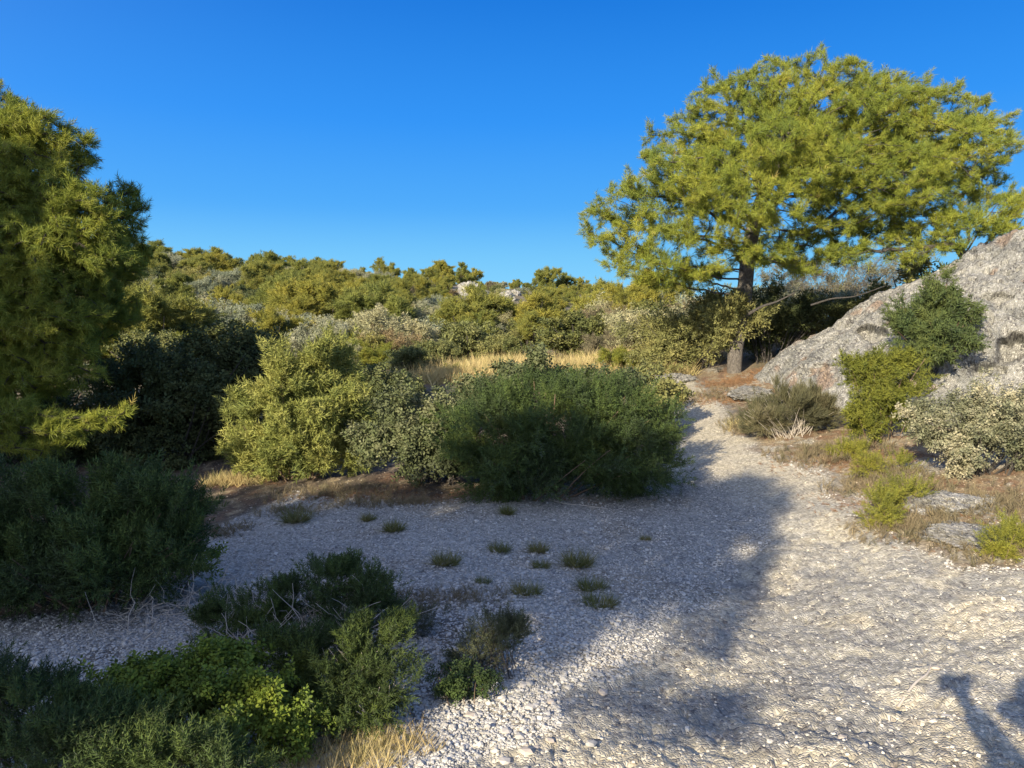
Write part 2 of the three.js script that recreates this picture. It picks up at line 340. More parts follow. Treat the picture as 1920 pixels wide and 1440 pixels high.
// ------------------------------------------------------------------ trees grown towards their crowns
function growTree({ trunk, trunkR, lobes, attractors, step = .2, kill = .3, reach = 2.2, tuft, geo = 'pine', pal, shellPow = .45, perTip = 5, tipDepth = 2, droop = -.04, tipR = .006, woodPow = 2.25, gapAt = -.2 }) {
  const nodes = [], parent = [], kids = [];
  const add = (p, par) => { nodes.push(p); parent.push(par); kids.push([]); if (par >= 0) kids[par].push(nodes.length - 1); return nodes.length - 1; };
  const curve = new THREE.CatmullRomCurve3(trunk), nt = Math.ceil(curve.getLength() / step), tp = curve.getSpacedPoints(nt);
  tp.forEach((p, i) => add(p, i - 1));
  const start = nodes.length, at_ = [];
  const w = lobes.map(l => l[3] * l[4] * l[5] * (l[6] || 1)), W = w.reduce((a, b) => a + b, 0);
  lobes.forEach((l, li) => { const n = Math.max(6, Math.round(attractors * w[li] / W)); for (let i = 0; i < n; i++) { const d = randDir(), k = Math.pow(rnd(), shellPow) * (1 + .25 * noise(d.x * 2 + li, d.y * 2, d.z * 2)), P_ = V(l[0] + d.x * l[3] * k, l[1] + d.y * l[4] * k, l[2] + d.z * l[5] * k); if (fbm(P_.x * 1.15, P_.y * 1.5, P_.z * 1.15, 2) < gapAt && rnd() < .8) continue; at_.push(V(l[0] + d.x * l[3] * k, l[1] + d.y * l[4] * k, l[2] + d.z * l[5] * k)); } });
  const near = at_.map(() => [1e9, -1]), live = new Set(at_.keys());
  let fresh = nodes.map((_, i) => i).filter(i => i > nt * .3);
  for (let it = 0; it < 260 && live.size; it++) {
    for (const a of live) for (const f of fresh) { const d = at_[a].distanceToSquared(nodes[f]); if (d < near[a][0]) near[a] = [d, f]; }
    for (const a of [...live]) if (near[a][0] < kill * kill) live.delete(a);
    const pull = new Map();
    for (const a of live) if (near[a][0] < reach * reach || it < 3) { const f = near[a][1]; if (!pull.has(f)) pull.set(f, V(0, 0, 0)); pull.get(f).add(at_[a].clone().sub(nodes[f]).normalize()); }
    fresh = [];
    for (const [f, d] of pull) { if (kids[f].length > 3) { for (const a of live) if (near[a][1] === f && rnd() < .5) live.delete(a); continue; } d.normalize().add(randDir().multiplyScalar(.22)); d.y += droop; d.normalize(); fresh.push(add(nodes[f].clone().addScaledVector(d, step), f)); }
    if (!fresh.length) { if (it > 3) { reach *= 1.6; if (reach > 30) break; } }
  }
  const rad = new Float32Array(nodes.length), dep = new Int16Array(nodes.length);
  for (let i = nodes.length - 1; i >= 0; i--) { if (!kids[i].length) rad[i] = tipR ** woodPow; if (kids[i].length) { dep[i] = 99; for (const k of kids[i]) dep[i] = Math.min(dep[i], dep[k] + 1); } if (parent[i] >= 0) rad[parent[i]] += rad[i]; }
  for (let i = 0; i < nodes.length; i++) rad[i] = Math.pow(rad[i], 1 / woodPow);
  const s = trunkR / rad[0], adj = i => rad[i] * (i < start ? s : Math.min(s, 1 + (s - 1) * sstep(.012, .06, rad[i])));
  const tr = [], G = [];
  for (let i = 0; i < start; i++) tr.push(Math.max(.012, adj(i)));
  const trunkGeo = tube(tp, tr, 0, 10), done = new Set();
  for (let i = start; i < nodes.length; i++) {
    if (done.has(i)) continue;
    const pts = [nodes[parent[i]]], rs = [Math.min(adj(parent[i]), adj(i) * 1.25)]; let k = i;
    for (;;) { pts.push(nodes[k]); rs.push(adj(k)); done.add(k); if (!kids[k].length) break; k = kids[k].reduce((a, b) => rad[b] > rad[a] ? b : a); }
    G.push(tube(pts, rs, 0, rs[1] > .03 ? 7 : 4));
  }
  const spots = [];
  for (let i = start; i < nodes.length; i++) if (dep[i] <= tipDepth) {
    const out = nodes[i].clone().sub(nodes[parent[i]]).normalize(), n = Math.round(perTip * (dep[i] === 0 ? 1.5 : 1));
    for (let k = 0; k < n; k++) { const p = nodes[parent[i]].clone().lerp(nodes[i], rnd()).addScaledVector(randDir(), tuft * .2 + step * .35 * rnd()), d = out.clone().addScaledVector(randDir(), .75); d.y += .35; spots.push([p, d.normalize(), tuft * rr(.7, 1.3), pick(pal, p, .9)]); }
  }
  return { trunkGeo, limbGeo: mergeGeometries(G), spots };
}
function pineTree(name, label, base, spec, { wood = M.bark, geo = 'pine', group } = {}) {
  const t = thing(name, label, 'pine tree', base, group), g = growTree(spec);
  part('trunk', g.trunkGeo, wood, t); part('limbs', g.limbGeo, wood, t, 'stuff');
  spray('crown', GEO[geo], M.leaf, g.spots, t);
  console.log(name, 'tufts', g.spots.length, 'wood', g.limbGeo.index.count / 3);
  return t;
}
const local = (b, list) => list.map(l => [l[0] - b.x, l[1] - b.y, l[2] - b.z, ...l.slice(3)]);
console.log('terrain done');

// --- the broad pine above the rock
const pineBase = gp(1376, 698); pineBase.y -= .1;
const PD = -pineBase.z;
console.log('pine depth', PD, pineBase.y);
{
  const L = [[1165, 425, 85, 75, .6], [1255, 370, 115, 95, 1.1], [1245, 258, 42, 38, .2], [1295, 240, 40, 40, -.4], [1270, 465, 110, 75, 1.3], [1385, 235, 100, 105, .2], [1490, 190, 105, 85, -.4], [1480, 310, 130, 110, 1.4], [1380, 370, 120, 90, 1.8], [1590, 240, 120, 110, .5], [1640, 180, 70, 65, -.5], [1730, 225, 90, 85, 0], [1775, 305, 110, 90, .4], [1640, 340, 130, 80, 1.2], [1840, 235, 55, 55, -.6], [1875, 275, 50, 40, .2], [1540, 400, 130, 55, .8], [1720, 385, 110, 50, .2], [1400, 470, 80, 35, 1.5], [1180, 500, 55, 30, .8], [1250, 525, 75, 25, .4], [1330, 515, 60, 25, -.6], [1830, 345, 60, 45, -.6], [1630, 430, 80, 35, -.8], [1480, 470, 80, 40, -1], [1690, 300, 90, 80, -1.4], [1500, 280, 110, 90, -1.6], [1330, 330, 90, 80, -1.4]];
  const lobes = lobesAt(pineBase, PD, L, .95);
  const tr = [[1376, 700], [1380, 650], [1390, 600], [1397, 540], [1404, 470], [1420, 400], [1450, 320], [1480, 250]].map(([x, y]) => at(x, y, PD).sub(pineBase)); tr[0].y = -.25;
  pineTree('pine_tree', 'broad spreading pine with yellow-green crown and leaning trunk above the pale rock', pineBase, { trunk: tr, trunkR: .125, lobes, attractors: 12000, step: .15, kill: .16, reach: 2, tuft: .125, perTip: 11, tipDepth: 2, pal: PAL.pine, shellPow: .5 }, { wood: M.greyBark });
}
// --- the dark pine at the left and the pines beside the track that shade it
{
  const b = V(-6.1, H(-6.1, -8.2) - .1, -8.2), D = 8.2;
  const L = [[-30, 240, 95, 80], [60, 260, 70, 60, .4], [120, 285, 60, 50, .2], [20, 360, 130, 90, .6], [140, 395, 75, 60, .9], [228, 400, 38, 60, -.4], [235, 465, 40, 45, -.6], [180, 300, 16, 12, 0], [90, 480, 130, 85, .9], [200, 500, 70, 55, .2], [40, 590, 150, 90, 1], [170, 590, 85, 55, .4], [-80, 420, 140, 160, .4], [-90, 650, 140, 110, .9], [60, 690, 120, 55, 1.1]];
  const tr = [[-120, 860], [-115, 760], [-100, 640], [-85, 500], [-60, 380], [-35, 260]].map(([x, y]) => at(x, y, D).sub(b)); tr[0].y = -.25;
  pineTree('pine_tree', 'tall dense pine in shade with sunlit tips beside the dark shrubs', b, { trunk: tr, trunkR: .15, lobes: lobesAt(b, D, L, .9), attractors: 20000, step: .11, kill: .1, reach: 1.5, tuft: .105, perTip: 11, tipDepth: 2, gapAt: -.26, pal: PAL.pine, shellPow: .55 });
  const b2 = V(-5.9, H(-5.9, -6.6) - .1, -6.6);
  const lo = lobesAt(b2, 6.6, [[20, 775, 60, 28], [110, 800, 60, 30], [190, 785, 45, 22, .1], [235, 765, 22, 14, .1], [60, 830, 60, 30], [-60, 800, 80, 60], [-140, 760, 70, 90]], .9);
  pineTree('young_pine', 'low young pine with a bright sunlit bough reaching out below the tall pine', b2, { trunk: [V(0, -.2, 0), V(.05, .5, 0), V(.12, 1.1, .05)], trunkR: .05, lobes: lo, attractors: 3200, step: .075, kill: .08, reach: 1.6, tuft: .1, perTip: 8, tipDepth: 2, pal: PAL.pine, shellPow: .6 });
}
// directions across and along the sun's azimuth; w is a height carried along the sun's rays to the camera's place
const SX = V(SUN.x, 0, SUN.z).normalize(), ACR = V(-SX.z * -1, 0, -SX.x), TANE = SUN.y / Math.hypot(SUN.x, SUN.z);
function uw(u, w, D) { const p = V(.857 * u - .516 * D, w + TANE * D, .516 * u + .857 * D); return p; }
{
  const mk = (D, list) => list.map(([u, w, ru, rw, dd = 0]) => { const p = uw(u, w, D + dd); return [p.x, p.y, p.z, ru, rw, ru * .9]; });
  const c1 = uw(-3.4, 0, 5); const b1 = V(c1.x, H(c1.x, c1.z) - .1, c1.z);
  const top1 = uw(-3.3, 2.6, 5).sub(b1);
  pineTree('pine_tree', 'wide pine standing beside the photographer, its shade lying over the gravel track', b1, { trunk: [V(0, -.2, 0), V(.1, 1.2, .1), top1.clone().multiplyScalar(.6), top1], trunkR: .16, lobes: local(b1, mk(5, [[-1.9, 2.45, .7, .55], [-1.55, 1.9, .5, .5], [-1.0, 1.5, .16, .1], [-.9, 1.15, .16, .08], [-1.35, 2.7, .25, .2], [-3.0, 2.5, .85, .7, .4], [-2.4, 2.75, .5, .45, .2], [-4.2, 1.75, .9, .65], [-3.0, 1.6, 1.1, .7, -.4], [-5.2, 1.5, .8, .6], [-2.75, 1.05, .6, .35], [-2.1, 1.6, .42, .35], [-4.2, 1.2, 1.2, .6], [-1.75, 2.9, .35, .25, .3], [-3.1, .6, .6, .45], [-2.65, .5, .35, .3], [-4.5, .4, 1.2, .5], [-6.4, 1.2, .9, .7]])), attractors: 5200, step: .16, kill: .18, reach: 2, tuft: .22, perTip: 7, tipDepth: 3, gapAt: -.9, pal: PAL.pine, shellPow: .75 }, { geo: 'pineFar' });
  const c2 = uw(-9.5, 0, 5); const b2 = V(c2.x, H(c2.x, c2.z) - .1, c2.z);
  const top2 = uw(-9.4, 4.2, 5).sub(b2);
  pineTree('pine_tree', 'tall pine off the track, shading the dark pine and shrubs', b2, { trunk: [V(0, -.2, 0), V(.1, 1.5, .1), top2.clone().multiplyScalar(.6), top2], trunkR: .18, lobes: local(b2, mk(5, [[-9.6, 4.4, 1.4, .8], [-8.3, 4.2, .9, .7], [-8.9, 4.5, .7, .5], [-8.0, 3.2, .9, .8], [-7.3, 2.9, .6, .7], [-7.2, 2.1, .5, .5], [-8.8, 3.4, 1.2, .9], [-10.8, 3.2, 1.3, .9], [-9.5, 2.2, 1.6, .8], [-8.0, 1.6, .9, .7], [-9, .9, 1.6, .7], [-11, 1.8, 1.4, .9], [-7.4, .8, .8, .6]])), attractors: 7500, step: .18, kill: .18, reach: 2, tuft: .22, perTip: 9, tipDepth: 3, gapAt: -.9, pal: PAL.pine, shellPow: .6 }, { geo: 'pineFar' });
}
console.log('trees done');

// ------------------------------------------------------------------ limestone outcrop
let rockAt;
const rockCol = (() => chipTextures(1024, 46, 31, 1.25))();
const rockMat = new THREE.MeshStandardMaterial({ vertexColors: true, map: rockCol[0], bumpMap: rockCol[1], bumpScale: .022, roughness: .95 });
const px_of = (x, y, z) => { const dy = y - EYE, f = -z * CP - dy * SP; return [960 + FP * x / f, 720 - FP * (dy * CP - z * SP) / f]; };
function rockSheet(crest, foot, back, nS, nT, amp, fold = []) {
  const cv = pts => new THREE.CatmullRomCurve3(pts), cc = cv(crest), cf = cv(foot), cb = cv(back);
  const P = [], Cl = [], U = [], I = [];
  for (let i = 0; i <= nS; i++) {
    const s = i / nS, c = cc.getPoint(s), f = cf.getPoint(s), b = cb.getPoint(s);
    for (let j = 0; j <= nT; j++) {
      const t = j / nT; let p, n;
      if (t < .7) { const k = t / .7; p = f.clone().lerp(c, k); const bulge = Math.sin(k * Math.PI) * .09 * f.distanceTo(c); p.add(V(-.35, .75, .55).multiplyScalar(bulge)); n = V(-.45, .7, .55); }
      else { const k = (t - .7) / .3; p = c.clone().lerp(b, k); p.y += Math.sin(k * Math.PI) * .06; n = V(0, .9, -.3); }
      const e = Math.min(1, 6 * t) , q = p;
      let h = amp * (.55 * fbm(q.x * .9, q.y * .9, q.z * .9, 3) + + .2 * fbm(q.x * 3.1, q.y * 3.1 + 4, q.z * 3.1, 3) + .06 * fbm(q.x * 9, q.y * 9, q.z * 9, 2)) - amp * .2 * sstep(.30, .62, noise(q.x * 5.2, q.y * 5.2, q.z * 5.2 + 8)) - amp * .08 * sstep(.3, .6, noise(q.x * 13, q.y * 15, q.z * 15));
      let back_ = 0; if (t < .7) { const [ax, ay] = px_of(q.x, q.y, q.z); for (const [fx, fy, rx, ry, dp] of fold) { const g = ((ax - fx) / rx) ** 2 + ((ay - fy) / ry) ** 2 + .5 * noise(q.x * 3, q.y * 3, q.z * 3); back_ = Math.max(back_, dp * sstep(1, .25, g)); } }
      p.addScaledVector(n.normalize(), h * e); p.x += back_ * .5 * e; p.z -= back_ * .8 * e; p.y -= back_ * .25 * e;
      P.push(p.x, p.y, p.z); U.push(s * cc.getLength() * .7, t * (f.distanceTo(c) + c.distanceTo(b)) * .7);
      const l = fbm(q.x * 2.3, q.y * 2.3 + 11, q.z * 2.3, 4), r2 = fbm(q.x * 1.3 + 20, q.y * 1.3, q.z * 1.3, 3);
      let col = mix3([.44, .425, .39], [.31, .305, .285], sstep(-.05, .3, l)); col = mix3(col, [.36, .20, .11], .5 * sstep(.3, .5, r2));
      Cl.push(...col);
      if (i && j) { const k = i * (nT + 1) + j, m = k - nT - 1; I.push(m - 1, k - 1, k, m - 1, k, m); }
    }
  }
  const g = geom(P, I, null, Cl, U); g.computeVertexNormals(); return g;
}
{
  const sink = (p, s) => { p.y = Math.min(p.y, H(p.x, p.z)) - s; return p; };
  const crest = [[1418, 700, 12.2], [1480, 650, 12], [1560, 608, 11.7], [1640, 560, 11.4], [1710, 522, 11], [1790, 487, 10.6], [1860, 455, 10.3], [1920, 430, 10], [2060, 380, 9.6], [2300, 330, 9.2]].map(a => at(...a));
  const foot = [[1412, 712], [1460, 738], [1520, 756], [1580, 772], [1650, 776], [1740, 770], [1830, 765], [1920, 755], [2100, 770], [2350, 800]].map(a => sink(gp(...a), .1));
  const back = crest.map((p, i) => sink(V(p.x + .5, 0, p.z - 1.6), .15));
  const o = at(1500, 720, 11); o.y = H(o.x, o.z);
  const holes = [[1905, 655, 42, 30, .34], [1850, 690, 40, 14, .22], [1640, 622, 34, 12, .26], [1720, 690, 50, 12, .2], [1780, 600, 30, 8, .12], [1560, 690, 40, 8, .1], [1870, 560, 36, 8, .1], [1500, 700, 30, 8, .08]];
  const g = rockSheet(crest, foot, back, 360, 200, .24, holes); g.translate(-o.x, -o.y, -o.z);
  const m = new THREE.Mesh(g, rockMat); m.name = 'limestone_outcrop'; m.position.copy(o); m.castShadow = m.receiveShadow = true; scene.add(m);
  const ga = g.attributes.position; rockAt = (px, py) => { let b = 1e9, r = null; for (let k = 0; k < ga.count; k += 3) { const x = ga.getX(k) + o.x, y = ga.getY(k) + o.y, z = ga.getZ(k) + o.z; if (k % 201 > 141) continue; const [a, c] = px_of(x, y, z), d = (a - px) ** 2 + (c - py) ** 2; if (d < b) { b = d; r = V(x, y, z); } } return r; };
  tag(m, 'large sloping grey-white limestone outcrop with dark hollows under the pine', 'rock');
}
// boulders: rounded, pitted lumps
function boulderGeo(seed, detail = 24) {
  const g = mergeVertices(new THREE.IcosahedronGeometry(1, detail)), p = g.attributes.position, v = V(0, 0, 0), Cl = [];
  g.deleteAttribute('uv');
  const U = [];
  for (let i = 0; i < p.count; i++) {
    v.fromBufferAttribute(p, i).normalize(); const d = v.clone();
    const k = 1 + .32 * fbm(d.x * 1.3 + seed, d.y * 1.3, d.z * 1.3, 3) + .1 * fbm(d.x * 5, d.y * 5 + seed, d.z * 5, 2) - .06 * sstep(.2, .6, noise(d.x * 7, d.y * 7, d.z * 7 + seed));
    v.multiplyScalar(k); v.x = Math.sign(v.x) * Math.pow(Math.abs(v.x), .9); v.y *= .75; p.setXYZ(i, v.x, v.y, v.z);
    U.push(d.x * .5 + d.y * .2, d.z * .5 + d.y * .3);
    Cl.push(...mix3([.5, .475, .43], [.36, .345, .31], sstep(-.1, .3, fbm(d.x * 2 + seed, d.y * 2, d.z * 2, 3))));
  }
  g.setAttribute('color', new THREE.Float32BufferAttribute(Cl, 3)); g.setAttribute('uv', new THREE.Float32BufferAttribute(U, 2)); g.computeVertexNormals();
  return g;
}
const bGeos = [boulderGeo(1), boulderGeo(7), boulderGeo(13)];
function boulder(name, label, px, py, sx, sy, sz, k = 0, turn = 0, group, base) {
  const m = new THREE.Mesh(bGeos[k % 3], rockMat); m.name = numbered(name); const b = base || gp(px, py); m.position.set(b.x, b.y + sy * (name === 'bedrock_hump' ? -.25 : .05), b.z); m.scale.set(sx, sy, sz); m.rotation.y = turn; m.castShadow = m.receiveShadow = true; scene.add(m);
  return tag(m, label, 'rock', group);
}
boulder('flat_rock', 'low flat pale rock at the end of the track beside the pine trunk', 1265, 715, .42, .16, .3, 0, .4);
boulder('flat_rock', 'pale stone ledge at the edge of the brown needle litter', 1410, 742, .45, .16, .3, 1, 1.2);
boulder('bedrock_hump', 'white lichen-covered hump of bedrock below the grey-leaved shrub', 1785, 945, .36, .16, .3, 2, .3);
boulder('bedrock_hump', 'low pale bedrock hump among brown litter near the slab', 1830, 1005, .34, .13, .3, 0, 2);
const BARE = [];
for (const [i, px, py, w, h] of [[0, 882, 546, 20, 10], [1, 905, 551, 11, 6], [2, 948, 556, 14, 6], [0, 1112, 566, 17, 7], [1, 966, 550, 9, 4]]) {
  let b = gp(px, py + h); for (let e = 2; -b.z > 160 && e < 30; e += 2) b = gp(px, py + h + e); const k = -b.z / FP; BARE.push([px, py, w, h, -b.z]); console.log('bare rock at', -b.z);
  boulder('hillside_rock', 'pale rock bared among the scrub high on the hillside', px, py, w * k * 1.35, h * k * 3.2, w * k * 1.2, i, i * 1.3, 'pale rocks on the hillside', b);
}

console.log('rocks done');

// ------------------------------------------------------------------ single shrubs
function placed(name, label, px, py, list, opt, depthShift = 0) { const b = opt.base || gp(px, py); b.y -= .02; return shrub(name, label, 'shrub', b, lobesAt(b, -b.z + depthShift, list, opt.thick || .9), opt); }
placed('juniper_shrub', 'bright green upright juniper standing in sunlight between the shaded shrubs', 545, 895, [[600, 690, 62, 70], [540, 730, 70, 75, .1], [480, 800, 62, 70], [560, 810, 80, 80, .25], [640, 760, 52, 80, .1], [630, 850, 60, 40, .1], [460, 850, 45, 40], [520, 860, 70, 35, .2], [560, 760, 75, 75, .2], [590, 830, 80, 60, .2], [640, 700, 40, 50, 0]], { clumps: 70, geo: 'juniper', count: 8500, size: .125, pal: PAL.juniper, up: .7, stems: 22, stemR: .014, shell: .38, gap: .06, rough: .3 });
placed('leafy_shrub', 'wide dense dark green shrub spreading beside the gravel track', 1010, 925, [[1000, 790, 150, 70], [1120, 800, 110, 75, -.1], [900, 840, 110, 75], [1060, 860, 150, 65, .25], [1200, 840, 65, 70], [960, 880, 120, 50, .3], [1160, 880, 90, 45, .2], [1240, 800, 32, 40, -.2], [1000, 735, 60, 35, -.4], [1110, 725, 70, 32, -.6], [930, 770, 40, 30, .1], [1180, 765, 45, 35, 0], [1060, 745, 40, 30, .1]], { rough: .55, jitter: .8, geo: 'rosemary', count: 12000, size: .13, pal: PAL.rosemary, stems: 22, stemR: .012, shell: .4, gap: .1 });
placed('olive_shrub', 'low olive shrub filling the gap behind the juniper and the oval-leaved shrub', 710, 800, [[700, 740, 60, 45], [660, 730, 40, 40], [750, 740, 50, 35], [720, 780, 60, 30, .2]], { geo: 'leafy', count: 1800, size: .14, pal: PAL.oak, stems: 14, gap: .15 });
placed('oval_leaved_shrub', 'grey-green oval-leaved shrub with sunlit top leaves between juniper and dark shrub', 790, 905, [[770, 800, 80, 60], [840, 775, 80, 40, -.2], [740, 840, 60, 45, .1], [810, 850, 70, 45, .15], [900, 750, 70, 35, -.5], [980, 715, 80, 28, -.8], [1010, 700, 40, 26, -.3], [1080, 715, 60, 26, -.5], [950, 740, 40, 30, 0], [1150, 720, 50, 26, -.4]], { rough: .5, geo: 'leafy', count: 6500, size: .13, pal: [[.11, .13, .05], [.22, .22, .11], [.08, .09, .045]], stems: 26, stemR: .01, gap: .2, wood: M.greyBark, jitter: .8 });
placed('leafy_shrub', 'upright leafy shrub with fresh sunlit leaves where the track narrows', 1245, 820, [[1225, 760, 34, 40], [1250, 735, 30, 26, -.2], [1215, 720, 40, 30, -.4]], { geo: 'leafy', count: 900, size: .14, pal: PAL.olive, stems: 10, gap: .2 });
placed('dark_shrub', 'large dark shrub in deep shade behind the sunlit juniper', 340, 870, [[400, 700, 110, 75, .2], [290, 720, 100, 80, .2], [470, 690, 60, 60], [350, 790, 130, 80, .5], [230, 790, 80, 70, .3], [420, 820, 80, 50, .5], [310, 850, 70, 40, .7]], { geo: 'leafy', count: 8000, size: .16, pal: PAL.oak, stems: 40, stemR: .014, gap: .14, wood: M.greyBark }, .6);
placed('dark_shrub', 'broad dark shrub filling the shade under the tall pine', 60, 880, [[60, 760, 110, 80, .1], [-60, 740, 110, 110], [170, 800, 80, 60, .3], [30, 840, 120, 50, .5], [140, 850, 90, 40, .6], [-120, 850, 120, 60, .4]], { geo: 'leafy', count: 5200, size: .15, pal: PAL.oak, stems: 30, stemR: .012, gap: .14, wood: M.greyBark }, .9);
placed('silvery_shrub', 'small grey-leaved shrub under the tall dark pine', 110, 780, [[85, 700, 70, 35], [130, 720, 60, 30], [40, 690, 50, 40]], { geo: 'olive', count: 1200, size: .16, pal: PAL.grey, stems: 12, gap: .25 }, .5);
placed('rosemary_shrub', 'big dark green rosemary mound at the far edge of the gravel', 170, 1130, [[170, 950, 120, 75], [60, 980, 120, 90], [290, 960, 90, 60], [200, 1040, 140, 75, .2], [60, 1070, 120, 70, .25], [320, 1030, 70, 55, .1], [-80, 1010, 120, 100], [350, 980, 55, 45, -.1], [-160, 1080, 120, 80]], { clumps: 60, geo: 'rosemary', count: 11000, size: .125, pal: PAL.rosemary, stems: 60, stemR: .008, shell: .42, gap: .1, up: .9 });
placed('green_sprig_plant', 'spreading light green sprigs at the foot of the rosemary mound', 330, 1105, [[300, 1070, 60, 22], [380, 1045, 45, 18], [180, 1110, 40, 18]], { geo: 'leafy', count: 420, size: .08, pal: PAL.moss, stems: 14, stemR: .003, gap: .2, up: .2 });
placed('rosemary_shrub', 'low rosemary clump with dead grey twigs in the middle of the gravel', 620, 1190, [[620, 1095, 75, 32], [690, 1110, 55, 35], [560, 1120, 60, 35], [640, 1150, 90, 35, .1], [470, 1150, 70, 35, .1], [400, 1180, 60, 30, .1]], { geo: 'rosemary', count: 3600, size: .075, pal: PAL.rosemary, stems: 60, stemR: .004, wood: M.deadWood, gap: .3, clumps: 50, up: .8 });
placed('rosemary_shrub', 'leafy green clump at the gravel edge beside the dead twigs', 700, 1330, [[690, 1215, 85, 45], [620, 1260, 90, 55, .1], [720, 1280, 70, 45, .1], [560, 1230, 70, 40], [650, 1320, 90, 40, .2]], { geo: 'rosemary', count: 4200, size: .07, pal: [[.065, .095, .022], [.12, .155, .02], [.05, .075, .02]], stems: 70, stemR: .004, wood: M.deadWood, gap: .3, clumps: 50, up: .7 });
placed('mossy_green_shrub', 'low bright green shrublet spreading below the dead twigs', 380, 1400, [[400, 1265, 110, 40], [300, 1290, 110, 45, .1], [480, 1300, 80, 40, .1], [360, 1350, 140, 50, .2], [220, 1330, 90, 45, .1], [540, 1370, 60, 45, .15]], { geo: 'leafy', count: 4200, size: .065, pal: PAL.moss, stems: 60, stemR: .003, wood: M.greyBark, gap: .32, clumps: 70, up: .5, jitter: .8 });
placed('rosemary_shrub', 'dark foreground mound of fine leaves at the near edge of the gravel', 120, 1500, [[60, 1330, 130, 60], [180, 1390, 140, 60, .1], [-60, 1310, 120, 70], [300, 1430, 130, 50, .2], [60, 1420, 140, 60, .2], [420, 1460, 100, 40, .2], [-200, 1380, 150, 80]], { clumps: 70, geo: 'rosemary', count: 7000, size: .075, pal: PAL.rosemary, stems: 110, stemR: .004, wood: M.greyBark, gap: .3, up: .6 });
placed('green_sprig_plant', 'bright yellow-green leafy sprig catching light at the shrub edge', 555, 1420, [[555, 1350, 32, 38], [510, 1330, 24, 24], [590, 1365, 18, 18], [540, 1395, 40, 20]], { geo: 'leafy', count: 300, size: .06, pal: PAL.moss, stems: 14, stemR: .003, gap: .1 });
placed('low_shrublet', 'greyish low shrublet standing alone in the shaded gravel', 930, 1255, [[930, 1195, 58, 40], [900, 1225, 50, 30], [960, 1180, 35, 28]], { geo: 'rosemary', count: 900, size: .06, pal: [[.10, .11, .055], [.14, .14, .07], [.07, .08, .04]], stems: 40, stemR: .003, wood: M.greyBark, gap: .2, up: 1 });
placed('low_shrublet', 'small dark evergreen tuft in front of the greyish shrublet', 860, 1305, [[850, 1270, 45, 26], [890, 1280, 40, 22]], { geo: 'leafy', count: 700, size: .045, pal: PAL.rosemary, stems: 18, stemR: .003, gap: .15 });
placed('low_shrublet', 'thin grey thyme cushion between gravel and rosemary clump', 770, 1190, [[775, 1165, 55, 22], [730, 1185, 40, 18]], { geo: 'rosemary', count: 420, size: .055, pal: [[.11, .115, .06], [.15, .14, .08], [.08, .085, .045]], stems: 40, stemR: .0025, wood: M.greyBark, gap: .2, up: 1 });
// right bank
placed('small_juniper', 'small conical dark juniper growing from a crack in the sloping rock', 1745, 665, [[1768, 535, 16, 35], [1760, 575, 36, 32], [1745, 610, 60, 38, .1], [1760, 640, 75, 34, .15], [1705, 625, 34, 24, .1], [1800, 610, 34, 24], [1815, 580, 18, 14], [1700, 580, 16, 14]], { geo: 'juniper', count: 2600, size: .14, pal: PAL.smallJuniper, stems: 16, stemR: .016, up: .25, gap: .18, rough: .4, floor: -.15, clumps: 40, base: rockAt(1745, 668) }, -.3);
placed('yellow_green_shrub', 'yellow-green heath shrub in front of the rock and below the small juniper', 1650, 825, [[1640, 700, 62, 36], [1700, 690, 50, 34, -.1], [1640, 755, 62, 45, .1], [1615, 800, 40, 28, .15], [1690, 750, 50, 45, .1], [1600, 690, 26, 22]], { geo: 'juniper', count: 2600, size: .11, pal: [[.15, .165, .022], [.2, .2, .03], [.10, .12, .025]], stems: 18, stemR: .008, up: .4, gap: .2, rough: .4, jitter: .8 });
placed('grey_leaved_shrub', 'rounded shrub with small grey and cream leaves at the foot of the rock', 1840, 885, [[1830, 790, 100, 60], [1760, 790, 60, 50], [1900, 790, 90, 65], [1820, 840, 90, 45, .1], [1910, 850, 70, 40, .1], [1980, 800, 80, 70]], { geo: 'leafy', count: 5200, size: .085, pal: PAL.cream, stems: 40, stemR: .008, wood: M.greyBark, gap: .14, jitter: .9 });
placed('twiggy_shrub', 'dry brown-grey twiggy shrub beside the bend of the track', 1480, 815, [[1480, 765, 75, 42], [1430, 785, 45, 30, .1], [1530, 775, 40, 36]], { geo: 'broom', count: 2600, size: .13, pal: [[.13, .125, .06], [.19, .165, .09], [.09, .09, .05]], stems: 90, stemR: .004, wood: M.deadWood, gap: .1, up: 1.1 });
for (const [px, py, w, h, lab] of [[1660, 890, 60, 22, 'flat yellow-green cushion below the yellow-green heath shrub'], [1700, 945, 46, 26, 'yellow-green tuft beside the white bedrock hump'], [1650, 985, 32, 34, 'upright yellowish tuft on the edge of the bare slab'], [1890, 1040, 40, 32, 'olive tuft growing from the slab below the bedrock humps'], [1600, 855, 36, 16, 'small olive cushion on brown litter under the twiggy shrub']])
  placed('heath_cushion', lab, px, py, [[px, py - h * .9, w, h], [px - w * .5, py - h * .5, w * .6, h * .7], [px + w * .5, py - h * .6, w * .5, h * .7]], { geo: 'rosemary', count: 480, size: .075, pal: PAL.yellow, stems: 14, stemR: .003, gap: .2, up: .8 });
